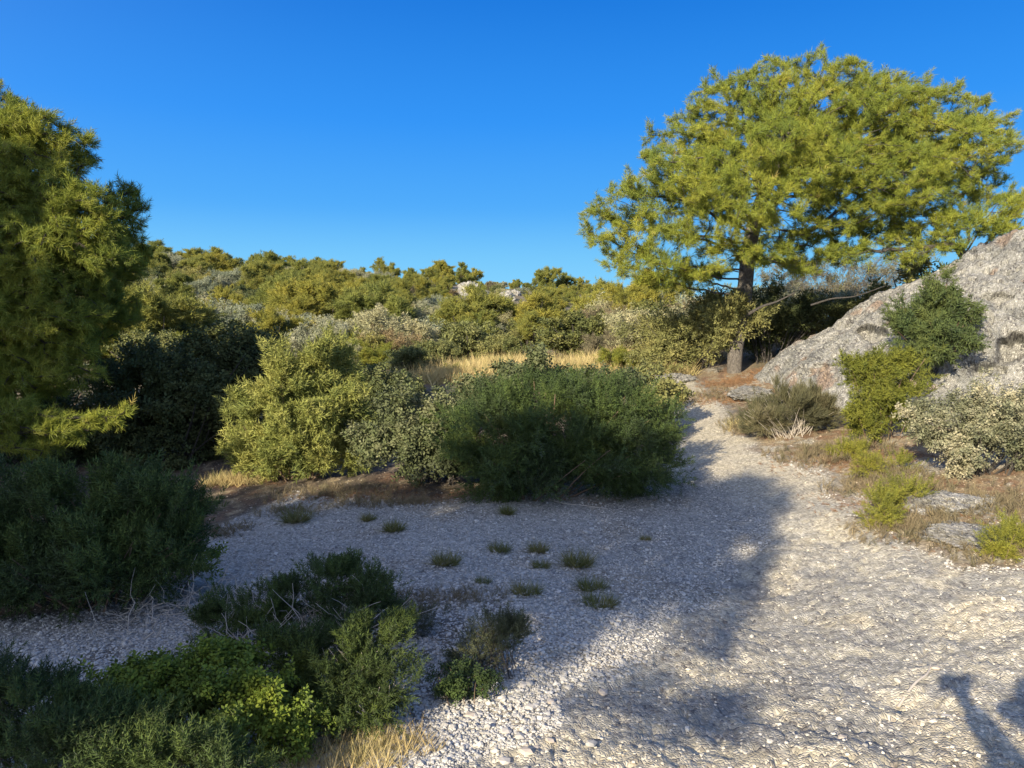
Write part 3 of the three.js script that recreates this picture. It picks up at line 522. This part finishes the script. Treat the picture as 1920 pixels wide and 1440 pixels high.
// around the pine
placed('olive_shrub', 'olive-green shrub crowding the base of the broad pine trunk', 1300, 690, [[1290, 620, 70, 55], [1230, 640, 60, 45], [1330, 600, 50, 50], [1345, 640, 36, 40, .5], [1400, 590, 40, 34, .7], [1370, 600, 40, 36, .7], [1240, 680, 60, 25, .3]], { geo: 'olive', count: 2600, size: .2, pal: PAL.olive, stems: 26, stemR: .014, gap: .18, wood: M.greyBark }, -.4);
placed('olive_shrub', 'dark leafy shrub in the shade behind the pine trunk', 1440, 680, [[1440, 620, 60, 60], [1490, 610, 60, 50], [1550, 590, 60, 40, -.3], [1420, 570, 50, 40]], { geo: 'olive', count: 2400, size: .2, pal: PAL.oak, stems: 26, stemR: .014, gap: .15, wood: M.greyBark }, .6);
placed('dry_branch_shrub', 'grey half-bare thicket of dead twigs along the top of the rock', 1560, 600, [[1540, 540, 80, 45], [1620, 520, 80, 40], [1480, 530, 60, 50], [1690, 490, 60, 30], [1590, 560, 60, 25]], { geo: 'olive', count: 3200, size: .17, pal: [[.20, .185, .12], [.17, .17, .06], [.14, .12, .08]], stems: 220, stemR: .009, wood: M.greyBark, gap: .3, jitter: 1 }, 1.2);
{
  const b = V(8.2, 0, -12.6); b.y = H(b.x, b.z) - .1;
  const lo = lobesAt(b, 11.9, [[1580, 478, 55, 22], [1650, 465, 60, 25], [1720, 445, 60, 28], [1800, 420, 60, 28], [1870, 398, 55, 25], [1940, 375, 60, 30], [1700, 480, 50, 18], [1780, 460, 50, 18], [1860, 430, 50, 18], [1500, 500, 40, 18]], .9);
  const c = at(1800, 470, 11.9).sub(b);
  pineTree('young_pine', 'low wind-bent pine with yellow-green boughs reaching over the crest of the rock', b, { trunk: [V(0, -.2, 0), V(-.1, .6, .1), c], trunkR: .08, lobes: lo, attractors: 2600, step: .13, kill: .14, reach: 2, tuft: .14, perTip: 9, tipDepth: 2, pal: PAL.pine, shellPow: .6 }, { wood: M.greyBark });
}
{ // fallen and dead limbs
  const limb = (label, pts, r, D) => { const p = pts.map(([x, y, d]) => at(x, y, d || D)), b = p[0].clone(); const g = tube(new THREE.CatmullRomCurve3(p.map(q => q.clone().sub(b))).getPoints(12), r, r * .35, 7); const t = new THREE.Mesh(g, M.greyBark); t.name = numbered('dead_limb'); t.position.copy(b); t.castShadow = t.receiveShadow = true; scene.add(t); tag(t, label, 'branch'); };
  limb('bare pale limb lying across the shrubs behind the pine trunk', [[1405, 588, 11.9], [1430, 574, 11.7], [1455, 566, 11.7], [1490, 549, 11.8]], .026);
  limb('thin bare limb lying over the rock crest thicket', [[1520, 572, 11.5], [1560, 560, 11.4], [1600, 556, 11.3], [1660, 536, 11.1]], .016);
  limb('bare pale bough slanting up under the pine crown', [[1500, 440, PD - .5], [1535, 424, PD - .7], [1570, 396, PD - .8], [1630, 360, PD - 1]], .04);
}
console.log('shrubs done');

// ------------------------------------------------------------------ copied plants of the hillside
const tinted = {};
function protoShrub(kindPal, geo, n, size, opts, lobes) { return { foliage: merged(GEO[geo], shrubSpots(lobes, n, size, kindPal, opts)), stems: shrubStems(lobes, 14, .03, .1) }; }
const roundLobes = s => { rnd = mulberry(s); const L = []; for (let i = 0; i < 6; i++) { const a = i * 1.05 + rr(0, .6), r = i ? rr(.45, .8) : 0, h = rr(.45, 1.05); L.push([Math.cos(a) * r, h, Math.sin(a) * r, rr(.4, .65), rr(.35, .55), rr(.4, .65)]); } L.push([.1, .3, .1, .9, .35, .9]); return L; };
const pineLobes = s => { rnd = mulberry(s); const L = []; for (let i = 0; i < 9; i++) { const a = i * 2.4, r = i ? rr(.35, .95) : 0, h = rr(.9, 2.3) - r * .5; L.push([Math.cos(a) * r, h, Math.sin(a) * r, rr(.35, .6), rr(.3, .5), rr(.35, .6)]); } return L; };
const KIND = {
  silvery_shrub: { pal: PAL.grey, geo: 'olive', n: 3000, size: .2, lobes: roundLobes, label: 'silvery grey-green rounded shrub ZONE', group: 'silvery shrubs', cat: 'shrub', h: [.9, 1.6] },
  oak_shrub: { pal: PAL.oak, geo: 'far', n: 3000, size: .15, lobes: roundLobes, label: 'deep green oak shrub ZONE', group: 'oak shrubs', cat: 'shrub', h: [.8, 1.4] },
  olive_shrub: { pal: PAL.olive, geo: 'far', n: 3000, size: .14, lobes: roundLobes, label: 'olive-green bushy shrub ZONE', group: 'olive-green shrubs', cat: 'shrub', h: [.7, 1.3] },
  yellow_green_shrub: { pal: PAL.yellow, geo: 'juniper', n: 3000, size: .18, lobes: roundLobes, label: 'yellow-green low shrub ZONE', group: 'yellow-green shrubs', cat: 'shrub', h: [.6, 1.1] },
  dry_shrub: { pal: PAL.brown, geo: 'olive', n: 2200, size: .18, lobes: roundLobes, label: 'brownish half-dry shrub ZONE', group: 'half-dry shrubs', cat: 'shrub', h: [.8, 1.3] },
  hillside_pine: { pal: PAL.hillPine, geo: 'pineMid', n: 6000, size: .19, lobes: pineLobes, label: 'bushy yellow-green pine ZONE', group: 'pines', cat: 'pine tree', h: [1.3, 2.4] },
};
for (const k in KIND) {
  const K = KIND[k]; K.protos = [0, 1, 2].map(v => protoShrub(K.pal, K.geo, K.n, K.size, { shell: .42, gap: .14, rough: .4, seed: v * 11, freq: 1.6, up: .5 }, K.lobes(v * 17 + k.length)));
  K.tall = K.protos.map(p => { p.foliage.computeBoundingBox(); return p.foliage.boundingBox.max.y; });
  K.mats = [[1, 1, 1], [1.18, 1.1, .95], [.82, .88, .9]].map(c => { c = c.map(v => v * 1.12); const m = M.leaf.clone(); m.vertexColors = true; m.color.setRGB(...c); return m; });
}
function copyPlant(kind, x, z, h, wide = 1, label, group) {
  const K = KIND[kind], v = Math.floor(rnd() * 3), t = new THREE.Group(); t.name = numbered(kind); scene.add(t);
  t.position.set(x, H(x, z) - .06, z); const s = h / K.tall[v]; t.scale.set(s * wide, s, s * wide); t.rotation.y = rr(0, 6.28);
  const tone_ = Math.floor(rnd() * 3); part('foliage', K.protos[v].foliage, K.mats[tone_], t, 'stuff'); part(K.cat === 'pine tree' ? 'trunk' : 'stems', K.protos[v].stems, M.greyBark, t, K.cat === 'pine tree' ? undefined : 'stuff');
  const zone = -z < 26 ? 'at the foot of the hillside' : (x + 29) * .874 + (z + 60) * .486 < 6 ? 'along the ridge of the hill' : 'on the hillside slope', tone = ['', 'pale ', 'dark '][tone_];
  return tag(t, label || (tone + K.label.replace('ZONE', zone)), K.cat, group === undefined ? K.group + ' ' + zone + (tone && ', ' + tone.trim()) : group);
}
rnd = mulberry(4242);
{
  let count = {};
  const put = (k, x, z, h, w) => { copyPlant(k, x, z, h, w); count[k] = (count[k] || 0) + 1; };
  // those that can be named in the photograph, by the pixel of their foot
  const named = [['silvery_shrub', 430, 640, 2.3], ['silvery_shrub', 350, 640, 2.2], ['silvery_shrub', 520, 650, 1.9], ['silvery_shrub', 590, 640, 1.6], ['silvery_shrub', 680, 650, 1.7], ['oak_shrub', 780, 640, 2.1], ['dry_shrub', 830, 640, 1.9], ['silvery_shrub', 900, 655, 1.8], ['silvery_shrub', 960, 650, 1.9], ['silvery_shrub', 1010, 640, 1.7], ['dry_shrub', 1130, 645, 1.9], ['oak_shrub', 1150, 660, 1.3], ['yellow_green_shrub', 800, 675, 1.0], ['oak_shrub', 780, 705, 1.0], ['yellow_green_shrub', 690, 690, 1.0], ['silvery_shrub', 640, 690, 1.0], ['olive_shrub', 1060, 660, 1.1], ['oak_shrub', 990, 680, 1.0], ['yellow_green_shrub', 1180, 700, .9], ['olive_shrub', 1150, 700, .8], ['oak_shrub', 700, 740, .9], ['olive_shrub', 760, 740, .7], ['yellow_green_shrub', 850, 705, .5], ['olive_shrub', 300, 700, 1.6], ['yellow_green_shrub', 230, 680, 1.5], ['hillside_pine', 330, 600, 2.9], ['hillside_pine', 560, 575, 2.8], ['hillside_pine', 610, 575, 2.7], ['hillside_pine', 480, 560, 3.0], ['hillside_pine', 1025, 588, 3.4], ['hillside_pine', 815, 590, 2.4], ['hillside_pine', 750, 575, 2.6]];
  for (const [k, px, py, h] of named) { const p = gp(px, py); if (-p.z < 150) put(k, p.x, p.z, h * .72, 1.15); }
  for (let d = 17; d < 175; ) {
    const sp = .6 + .037 * d, x0 = at(140, 600, d).x, x1 = at(1480, 600, d).x;
    for (let x = x0; x < x1; x += sp) {
      const X = x + rr(-.45, .45) * sp, Z = -d + rr(-.45, .45) * sp, q = (X + 29) * .874 + (Z + 60) * .486;
      if (q < -9) continue;
      const [px, py] = px_of(X, H(X, Z), Z);
      if (d < 24 && px > 840 && px < 1180 && rnd() < .75) continue;                // the straw clearing
      if (Math.hypot(X - pineBase.x, Z - pineBase.z) < 2.2) continue;
      const n = fbm(X * .07, 5, Z * .07, 2) + rr(-.3, .3), far = d > 45, r = rnd();
      const kind = far ? (r < .32 ? 'hillside_pine' : r < .54 ? 'olive_shrub' : r < .65 ? 'yellow_green_shrub' : r < .77 ? 'oak_shrub' : r < .93 ? 'silvery_shrub' : 'dry_shrub') : n > .18 ? 'hillside_pine' : r < .38 ? 'silvery_shrub' : r < .56 ? 'olive_shrub' : r < .70 ? 'oak_shrub' : r < .84 ? 'dry_shrub' : 'yellow_green_shrub';
      const [h0, h1] = KIND[kind].h, hh = rr(h0, h1) * (far ? 1.05 : 1), wd = rr(.95, 1.35);
      if (d > 30) { const top = px_of(X, H(X, Z) + hh, Z)[1], hw = hh * .8 * FP / d; if (BARE.some(([bx, by, bw, bh, bd]) => Math.abs(px - bx) < bw * .7 + hw && top < by + bh * .4 && d < bd + 4)) continue; }
      put(kind, X, Z, hh, wd);
    }
    d += sp * .95;
  }
  for (const [px, h] of [[285, 2.2], [305, 2.4], [345, 1.9], [366, 2.0], [405, 2.6], [425, 2.0], [490, 2.2], [600, 2.3], [715, 2.8], [735, 2.4], [825, 3.0], [838, 2.6], [868, 3.0], [890, 2.4], [1010, 3.2], [1028, 3.8], [1060, 3.2], [1090, 2.8]]) { // pines that stand out on the skyline
    let best = -9, X = 0, Z = 0; for (let d = 35; d < 170; d += 1.5) { const x = (px - 960) / FP * d * .998, e = (H(x, -d) - EYE) / d; if (e > best) { best = e; X = x; Z = -d; } }
    put('hillside_pine', X, Z, h * (.6 + -Z / 200), .95);
  }
  console.log(JSON.stringify(count));
}
// shrubs that close the view beside and behind the pine and over the rock, and off to the left
for (const [k, x, z, h] of [['olive_shrub', 7.6, -13.6, 1.6], ['yellow_green_shrub', 8.8, -12.6, 1.3], ['olive_shrub', 9.8, -11.8, 1.4]]) copyPlant(k, x, z, h, 1.2, 'shrub growing behind the crest of the sloping rock', 'shrubs behind the rock crest');
console.log('hillside done');

// ------------------------------------------------------------------ grass, straw, litter
function grassTuft(px, py, r, h, n, pal, label, name = 'grass_tuft') {
  const b = gp(px, py), t = thing(name, label, 'grass', V(b.x, gh(b.x, b.z) - .005, b.z), 'grass tufts on the shaded gravel'), S = [];
  for (let i = 0; i < n; i++) { const a = rr(0, 6.28), k = Math.sqrt(rnd()) * r, p = V(Math.cos(a) * k, 0, Math.sin(a) * k), d = V(Math.cos(a) * .5, 1, Math.sin(a) * .5).addScaledVector(randDir(), .3).normalize(); S.push([p, d, h * rr(.6, 1.2), pick(pal, V(px + p.x * 9, 0, py))]); }
  part('blades', merged(GEO.grass, S), grassMat, t, 'stuff');
}
const grassMat = leafMat({ vertexColors: true });
const GL = 'small tuft of green-brown grass growing in the shaded gravel';
for (const [px, py, w, h] of [[738, 995, 14, 20], [835, 1058, 24, 22], [935, 1032, 18, 18], [1008, 1034, 15, 18], [1013, 1064, 16, 14], [1082, 1060, 26, 26], [985, 1112, 28, 22], [1108, 1103, 26, 22], [1122, 1132, 32, 24], [950, 964, 9, 16], [555, 978, 22, 24], [1210, 1012, 10, 8], [690, 975, 10, 14], [905, 1092, 14, 12]]) { const b = gp(px, py), k = -b.z / FP; grassTuft(px, py, w * k * .85, h * k * 1.6, 40, PAL.grass, GL); }
function strew(name, label, kind, list, geo, pal, mat, flat = 0, cat) { // list of [px, py, spread x, spread z, count, size]
  const S = [];
  for (const [px, py, sx, sz, n, s] of list) { const b = gp(px, py); for (let i = 0; i < n; i++) { const x = b.x + (rnd() + rnd() - 1) * sx, z = b.z + (rnd() + rnd() - 1) * sz, p = V(x, gh(x, z) - .006, z), d = V(rr(-1, 1) * (.3 + flat), 1 - flat, rr(-1, 1) * (.3 + flat)).normalize(); S.push([p, d, s * rr(.5, 1.3), pick(pal, p, 2.5)]); } }
  const im = spray(name, GEO[geo], mat, S, scene); return tag(im, label, cat, undefined, 'stuff');
}
strew('dry_grass', 'straw-coloured dry grass in the clearings before the hillside', 'stuff', [[900, 705, 1.8, 1.2, 700, .36], [960, 700, 1.0, 1.0, 350, .36], [1100, 700, 1.6, 1.0, 800, .38], [1170, 690, 1, .8, 250, .35], [830, 715, .8, .6, 160, .3], [1260, 705, .5, .5, 120, .3], [440, 905, .35, .2, 200, .14], [1400, 800, .3, .3, 60, .14], [640, 1430, .3, .15, 180, .09], [720, 1400, .25, .12, 90, .08], [1310, 680, .5, .5, 150, .3], [1200, 715, .7, .5, 220, .28]], 'grass', PAL.straw, M.dryLeaf, 0, 'grass');
strew('dry_herbs', 'brown withered herbs and stalks on the bank below the rock', 'stuff', [[1420, 800, .5, .5, 320, .12], [1560, 850, .7, .45, 420, .12], [1660, 910, .5, .5, 420, .11], [1720, 990, .5, .35, 380, .1], [1860, 950, .6, .5, 420, .11], [1900, 1030, .5, .3, 280, .1], [1320, 745, .6, .5, 160, .12], [620, 925, .7, .3, 260, .1], [720, 945, .6, .2, 220, .09], [540, 960, .4, .2, 120, .08], [400, 1000, .4, .2, 160, .09], [580, 1210, .5, .3, 300, .08], [760, 1130, .5, .2, 160, .07], [860, 1120, .4, .2, 130, .06]], 'broom', PAL.brown, M.dryLeaf, .35, 'herbs');
strew('needle_litter', 'rust-brown fallen pine needles on the ground round the pine and bank', 'stuff', [[1390, 715, .7, .5, 900, .1], [1360, 745, .8, .6, 900, .09], [1470, 690, 1.0, .5, 500, .1], [1600, 860, .9, .5, 900, .07], [1700, 930, .8, .6, 900, .06], [1850, 990, .8, .5, 700, .06], [680, 930, .9, .25, 700, .06], [1000, 935, 1.2, .15, 500, .05], [470, 905, .4, .15, 300, .06]], 'broom', PAL.rust, M.dryLeaf, .85, 'litter');
// dead grey twigs in the foreground clumps
{
  const G = []; rnd = mulberry(77);
  const mk = (label, list) => { const b = gp(...list[0]); const t = thing('dead_twigs', label, 'twigs', b), GG = []; for (const [px, py, n, s, h] of list) { const c = gp(px, py); for (let i = 0; i < n; i++) { const a = V(c.x + rr(-s, s), 0, c.z + rr(-s * .6, s * .6)); a.y = H(a.x, a.z) + rr(0, h * .6); const d = V(rr(-1, 1), rr(.0, .8), rr(-.7, .7)).normalize(), e = a.clone().addScaledVector(d, rr(.12, .34)); GG.push(tube(wobble(a.sub(b), e.sub(b), 5, .04, i + px), rr(.0018, .004), .001, 4)); } } part('twig_tangle', mergeGeometries(GG), M.deadWood, t, 'stuff'); };
  mk('tangle of dead grey twigs in the middle of the foreground shrubs', [[600, 1230, 110, .32, .2], [520, 1200, 60, .3, .16], [660, 1190, 50, .25, .14], [480, 1250, 50, .3, .14]]);
  mk('thin bare twigs sticking up from the gravel at the shrub margin', [[290, 1190, 26, .3, .1], [330, 1150, 26, .3, .1], [240, 1110, 24, .3, .06], [420, 1130, 24, .3, .06]]);
}
{ // sticks on the bare ground
  const stick = (label, pts, r) => { const p = pts.map(([x, y]) => { const q = gp(x, y); q.y = gh(q.x, q.z) + r * .7; return q; }), b = p[0].clone(); const m = new THREE.Mesh(tube(new THREE.CatmullRomCurve3(p.map(q => q.clone().sub(b))).getPoints(14), r, r * .5, 6), M.deadWood); m.name = numbered('stick'); m.position.copy(b); m.castShadow = m.receiveShadow = true; scene.add(m); tag(m, label, 'stick'); };
  stick('short curved grey stick lying on the sunlit slab near the shadow', [[1684, 1314], [1715, 1288], [1738, 1272], [1745, 1255]], .007);
  stick('long thin dark twig lying on the far gravel beside the shrub', [[1030, 938], [1060, 946], [1100, 950], [1140, 956]], .005);
}
// ------------------------------------------------------------------ gravel and loose stones
const chipShapes = [3, 8, 21].map(s => { const r = mulberry(s), g = new THREE.IcosahedronGeometry(1, 0), p = g.attributes.position, seen = {}; for (let i = 0; i < p.count; i++) { const k = [p.getX(i), p.getY(i), p.getZ(i)].map(v => v.toFixed(3)).join(), f = seen[k] ||= [.7 + .6 * r(), .45 + .4 * r(), .7 + .6 * r()]; p.setXYZ(i, p.getX(i) * f[0], p.getY(i) * f[1], p.getZ(i) * f[2]); } g.deleteAttribute('uv'); g.computeVertexNormals(); return g; });
const stoneMat = new THREE.MeshStandardMaterial({ color: 0xffffff, roughness: .95 });
const looseMats = [[.46, .42, .36], [.36, .34, .3], [.42, .36, .29]].map(c => new THREE.MeshStandardMaterial({ color: new THREE.Color().setRGB(...c), roughness: .95 }));
rnd = mulberry(31337);
{
  const N = [[], [], []];
  for (let i = 0; i < 150000; i++) {
    const px = rr(-60, 1980), py = 780 + 680 * Math.pow(rnd(), .8), r = ray(px, py), t0 = EYE / -Math.min(-.02, r.y);
    let t = t0; for (let k = 0; k < 4; k++) t = (EYE - H(r.x * t, r.z * t)) / -r.y;
    const x = r.x * t, z = r.z * t; if (-z > 11 || -z < .5) continue;
    const [c, slab, gr] = cover(x, z), tr = sd(TRACK, x, z) < .05;
    if (rnd() > (gr > .4 ? .8 : tr ? .02 : .2)) continue;
    const s = (rnd() < .03 ? rr(.010, .018) : rr(.003, .009)) * (tr ? 1 : .9), k = rr(.75, 1.3), w = gr > .4 ? [.39, .37, .33] : mix3(c, [.40, .37, .31], .4);
    N[i % 3].push([x, gh(x, z) + s * .12, z, s, w[0] * k, w[1] * k, w[2] * k]);
  }
  N.forEach((L, k) => {
    const im = new THREE.InstancedMesh(chipShapes[k], stoneMat, L.length);
    L.forEach((e, i) => { Q.setFromEuler(new THREE.Euler(rr(-.5, .5), rr(0, 6.28), rr(-.5, .5))); MX.compose(V(e[0], e[1], e[2]), Q, V(e[3], e[3], e[3])); im.setMatrixAt(i, MX); im.setColorAt(i, CO.setRGB(Math.min(.85, e[4]), Math.min(.82, e[5]), Math.min(.75, e[6]))); });
    im.name = numbered('gravel'); im.castShadow = im.receiveShadow = true; scene.add(im); tag(im, ['pale grey limestone chips strewn over the track', 'pale limestone chips lying among the gravel', 'small broken limestone chips over the track'][k], 'gravel', undefined, 'stuff');
    console.log('gravel', L.length);
  });
  for (let i = 0; i < 46; i++) {
    const px = i < 26 ? rr(700, 1150) : rr(60, 1900), py = i < 26 ? rr(1280, 1430) : rr(940, 1420), b = gp(px, py); if (sd(TRACK, b.x, b.z) > 0) continue;
    const s = rr(.012, .026), m = new THREE.Mesh(chipShapes[i % 3], stoneMat); m.name = numbered('loose_stone'); m.position.set(b.x, gh(b.x, b.z) + s * .2, b.z); m.scale.set(s * 1.2, s * .8, s); m.rotation.y = rr(0, 6); m.castShadow = m.receiveShadow = true; scene.add(m);
    m.material = looseMats[i % 3]; tag(m, 'loose angular limestone piece lying on the track', 'stone', 'loose stones on the track');
  }
}
console.log('gravel done');

// ------------------------------------------------------------------ the photographer, whose shadow falls on the slab
function fieldMesh(bones, lo, hi, cell, k = .03) { // bones: [a, b, ra, rb]; joined smoothly
  const size = V(hi[0] - lo[0], hi[1] - lo[1], hi[2] - lo[2]), big = Math.max(size.x, size.y, size.z), n = Math.ceil(big / cell) + 4;
  const mc = new MarchingCubes(n, new THREE.MeshBasicMaterial(), false, false, 400000), cx = (lo[0] + hi[0]) / 2, cy = (lo[1] + hi[1]) / 2, cz = (lo[2] + hi[2]) / 2, half = big / 2 * n / (n - 4);
  const B = bones.map(([a, b, ra, rb]) => [a, V(...b).sub(V(...a)), ra, rb]), p = V(0, 0, 0), q = V(0, 0, 0);
  for (let z = 0; z < n; z++) for (let y = 0; y < n; y++) for (let x = 0; x < n; x++) {
    p.set(cx + (x - n / 2) / (n / 2) * half, cy + (y - n / 2) / (n / 2) * half, cz + (z - n / 2) / (n / 2) * half);
    let d = 9;
    for (const [a, ab, ra, rb] of B) { q.set(p.x - a[0], p.y - a[1], p.z - a[2]); const l = ab.lengthSq(), t = l ? Math.min(1, Math.max(0, q.dot(ab) / l)) : 0; q.addScaledVector(ab, -t); const e = q.length() - lerp(ra, rb, t), h = Math.max(0, k - Math.abs(d - e)) / k; d = Math.min(d, e) - h * h * k * .25; }
    mc.field[x + n * y + n * n * z] = -d;
  }
  mc.isolation = 0; mc.update();
  const P = mc.positionArray.slice(0, mc.count * 3);
  for (let i = 0; i < P.length; i += 3) { P[i] = cx + P[i] * half; P[i + 1] = cy + P[i + 1] * half; P[i + 2] = cz + P[i + 2] * half; }
  let g = geom(P, null); g = mergeVertices(g, cell * .05);
  const I = g.index.array, A = g.attributes.position, v = [V(0, 0, 0), V(0, 0, 0), V(0, 0, 0)]; let vol = 0;
  for (let i = 0; i < I.length; i += 3) { v.forEach((w, j) => w.fromBufferAttribute(A, I[i + j])); vol += v[0].dot(v[1].clone().cross(v[2])); }
  if (vol < 0) for (let i = 0; i < I.length; i += 3) { const t = I[i]; I[i] = I[i + 1]; I[i + 1] = t; }
  g.computeVertexNormals(); return g;
}
{
  const px = .075, pz = .505, t = thing('person', 'person in shirt, shorts and sun hat holding up a phone, shadow on the slab', 'person', V(px, gh(px, pz), pz));
  const skin = new THREE.MeshStandardMaterial({ color: new THREE.Color().setRGB(.42, .26, .18), roughness: .6 }), cloth = c => new THREE.MeshStandardMaterial({ color: new THREE.Color().setRGB(...c), roughness: .95 });
  const sh = [-1, 1].map(s => [s * .185, 1.44, 0]), el = [[-.25, 1.16, .04], [.14, 1.22, -.24]], wr = [[-.26, .92, -.06], [-.045, 1.52, -.45]], B = [];
  B.push([[0, 1.0, 0], [0, 1.15, .01], .135, .125], [[0, 1.15, .01], [0, 1.38, 0], .125, .14], [[0, 1.46, 0], [0, 1.56, -.01], .06, .052], [sh[0], sh[1], .07, .07]);
  B.push([[0, 1.70, -.005], [0, 1.68, -.01], .088, .092], [[0, 1.63, -.03], [0, 1.615, -.05], .062, .05], [[0, 1.675, -.10], [0, 1.655, -.115], .012, .016], [[-.092, 1.675, 0], [-.094, 1.65, 0], .018, .012], [[.092, 1.675, 0], [.094, 1.65, 0], .018, .012]);
  for (const i of [0, 1]) { const s = i ? 1 : -1; B.push([sh[i], el[i], .055, .042], [el[i], wr[i], .042, .028]); B.push([[s * .09, .95, 0], [s * .11, .5, .0], .088, .058], [[s * .11, .5, 0], [s * .12, .1, .04], .056, .038], [[s * .12, .06, .05], [s * .135, .035, -.13], .042, .034]); }
  const body = part('body', fieldMesh(B, [-.42, 0, -.48], [.42, 1.85, .2], .016), skin, t);
  for (const i of [0, 1]) { // hands with four curled fingers and a thumb, the right one round the phone
    const s = i ? 1 : -1, dn = i ? 1 : -1, w = wr[i], hb = [[w, [w[0] - s * .012, w[1] + dn * .06, w[2] - .03], .026, .036]];
    for (let f = 0; f < 4; f++) { const y = w[1] + dn * (.035 + f * .019), L = [.038, .046, .05, .044][f]; hb.push([[w[0] - s * .02, y, w[2] - .045], [w[0] - s * .03, y + dn * .004, w[2] - .045 - L * .55], .010, .009], [[w[0] - s * .03, y + dn * .004, w[2] - .045 - L * .55], [w[0] - s * (.03 + L * .4), y + dn * .006, w[2] - .06 - L * .45], .009, .0075]); }
    hb.push([[w[0] - s * .015, w[1] + dn * .03, w[2] - .02], [w[0] - s * .04, w[1] + dn * .07, w[2] - .025], .013, .011], [[w[0] - s * .04, w[1] + dn * .07, w[2] - .025], [w[0] - s * .05, w[1] + dn * .095, w[2] - .032], .011, .009]);
    part('hand', fieldMesh(hb, [w[0] - .11, w[1] - (i ? .04 : .15), w[2] - .13], [w[0] + .11, w[1] + (i ? .15 : .04), w[2] + .04], .004, .01), skin, t);
  }
  const S = [[[0, .93, 0], [0, 1.15, .01], .158, .145], [[0, 1.15, .01], [0, 1.38, 0], .145, .158], [sh[0], sh[1], .086, .086]];
  for (const i of [0, 1]) S.push([sh[i], el[i], .078, .066], [el[i], el[i].map((v, k) => lerp(v, wr[i][k], .85)), .064, .05]);
  part('shirt', fieldMesh(S, [-.42, .72, -.52], [.42, 1.58, .22], .016), cloth([.16, .2, .27]), t);
  const T = [[[0, .98, 0], [0, .92, 0], .155, .15]]; for (const s of [-1, 1]) T.push([[s * .09, .93, 0], [s * .112, .52, 0], .105, .088]);
  part('shorts', fieldMesh(T, [-.3, .38, -.25], [.3, 1.16, .25], .014), cloth([.2, .17, .13]), t);
  part('hair', fieldMesh([[[0, 1.725, .015], [0, 1.70, .035], .092, .09]], [-.15, 1.55, -.12], [.15, 1.86, .17], .01), cloth([.05, .035, .025]), t);
  part('hat', new THREE.LatheGeometry([[.001, .17], [.05, .168], [.085, .15], [.1, .11], [.106, .05], [.13, .035], [.175, .015], [.178, .01], [.13, .026], [.1, .04]].map(p => new THREE.Vector2(...p)), 40).translate(0, 1.67, .01), new THREE.MeshStandardMaterial({ color: new THREE.Color().setRGB(.45, .38, .26), roughness: .95, side: THREE.DoubleSide }), t);
  for (const s of [-1, 1]) part('shoe', fieldMesh([[[s * .118, .055, .07], [s * .14, .045, -.15], .055, .045]], [s * .13 - .12, -.02, -.24], [s * .13 + .12, .16, .16], .01), cloth([.1, .1, .1]), t);
  const ph = thing('phone', 'slim dark phone held up in one hand by the photographer', 'phone', V(0, EYE, .022)), pm = new THREE.MeshStandardMaterial({ color: 0x111214, roughness: .25 });
  const sp = new THREE.Shape(); { const w = .075, h = .037, r = .01; sp.moveTo(-w + r, -h); sp.lineTo(w - r, -h); sp.quadraticCurveTo(w, -h, w, -h + r); sp.lineTo(w, h - r); sp.quadraticCurveTo(w, h, w - r, h); sp.lineTo(-w + r, h); sp.quadraticCurveTo(-w, h, -w, h - r); sp.lineTo(-w, -h + r); sp.quadraticCurveTo(-w, -h, -w + r, -h); }
  part('case', new THREE.ExtrudeGeometry(sp, { depth: .006, bevelEnabled: true, bevelSize: .001, bevelThickness: .001, bevelSegments: 1 }), pm, ph);
}

renderer.render(scene, camera);
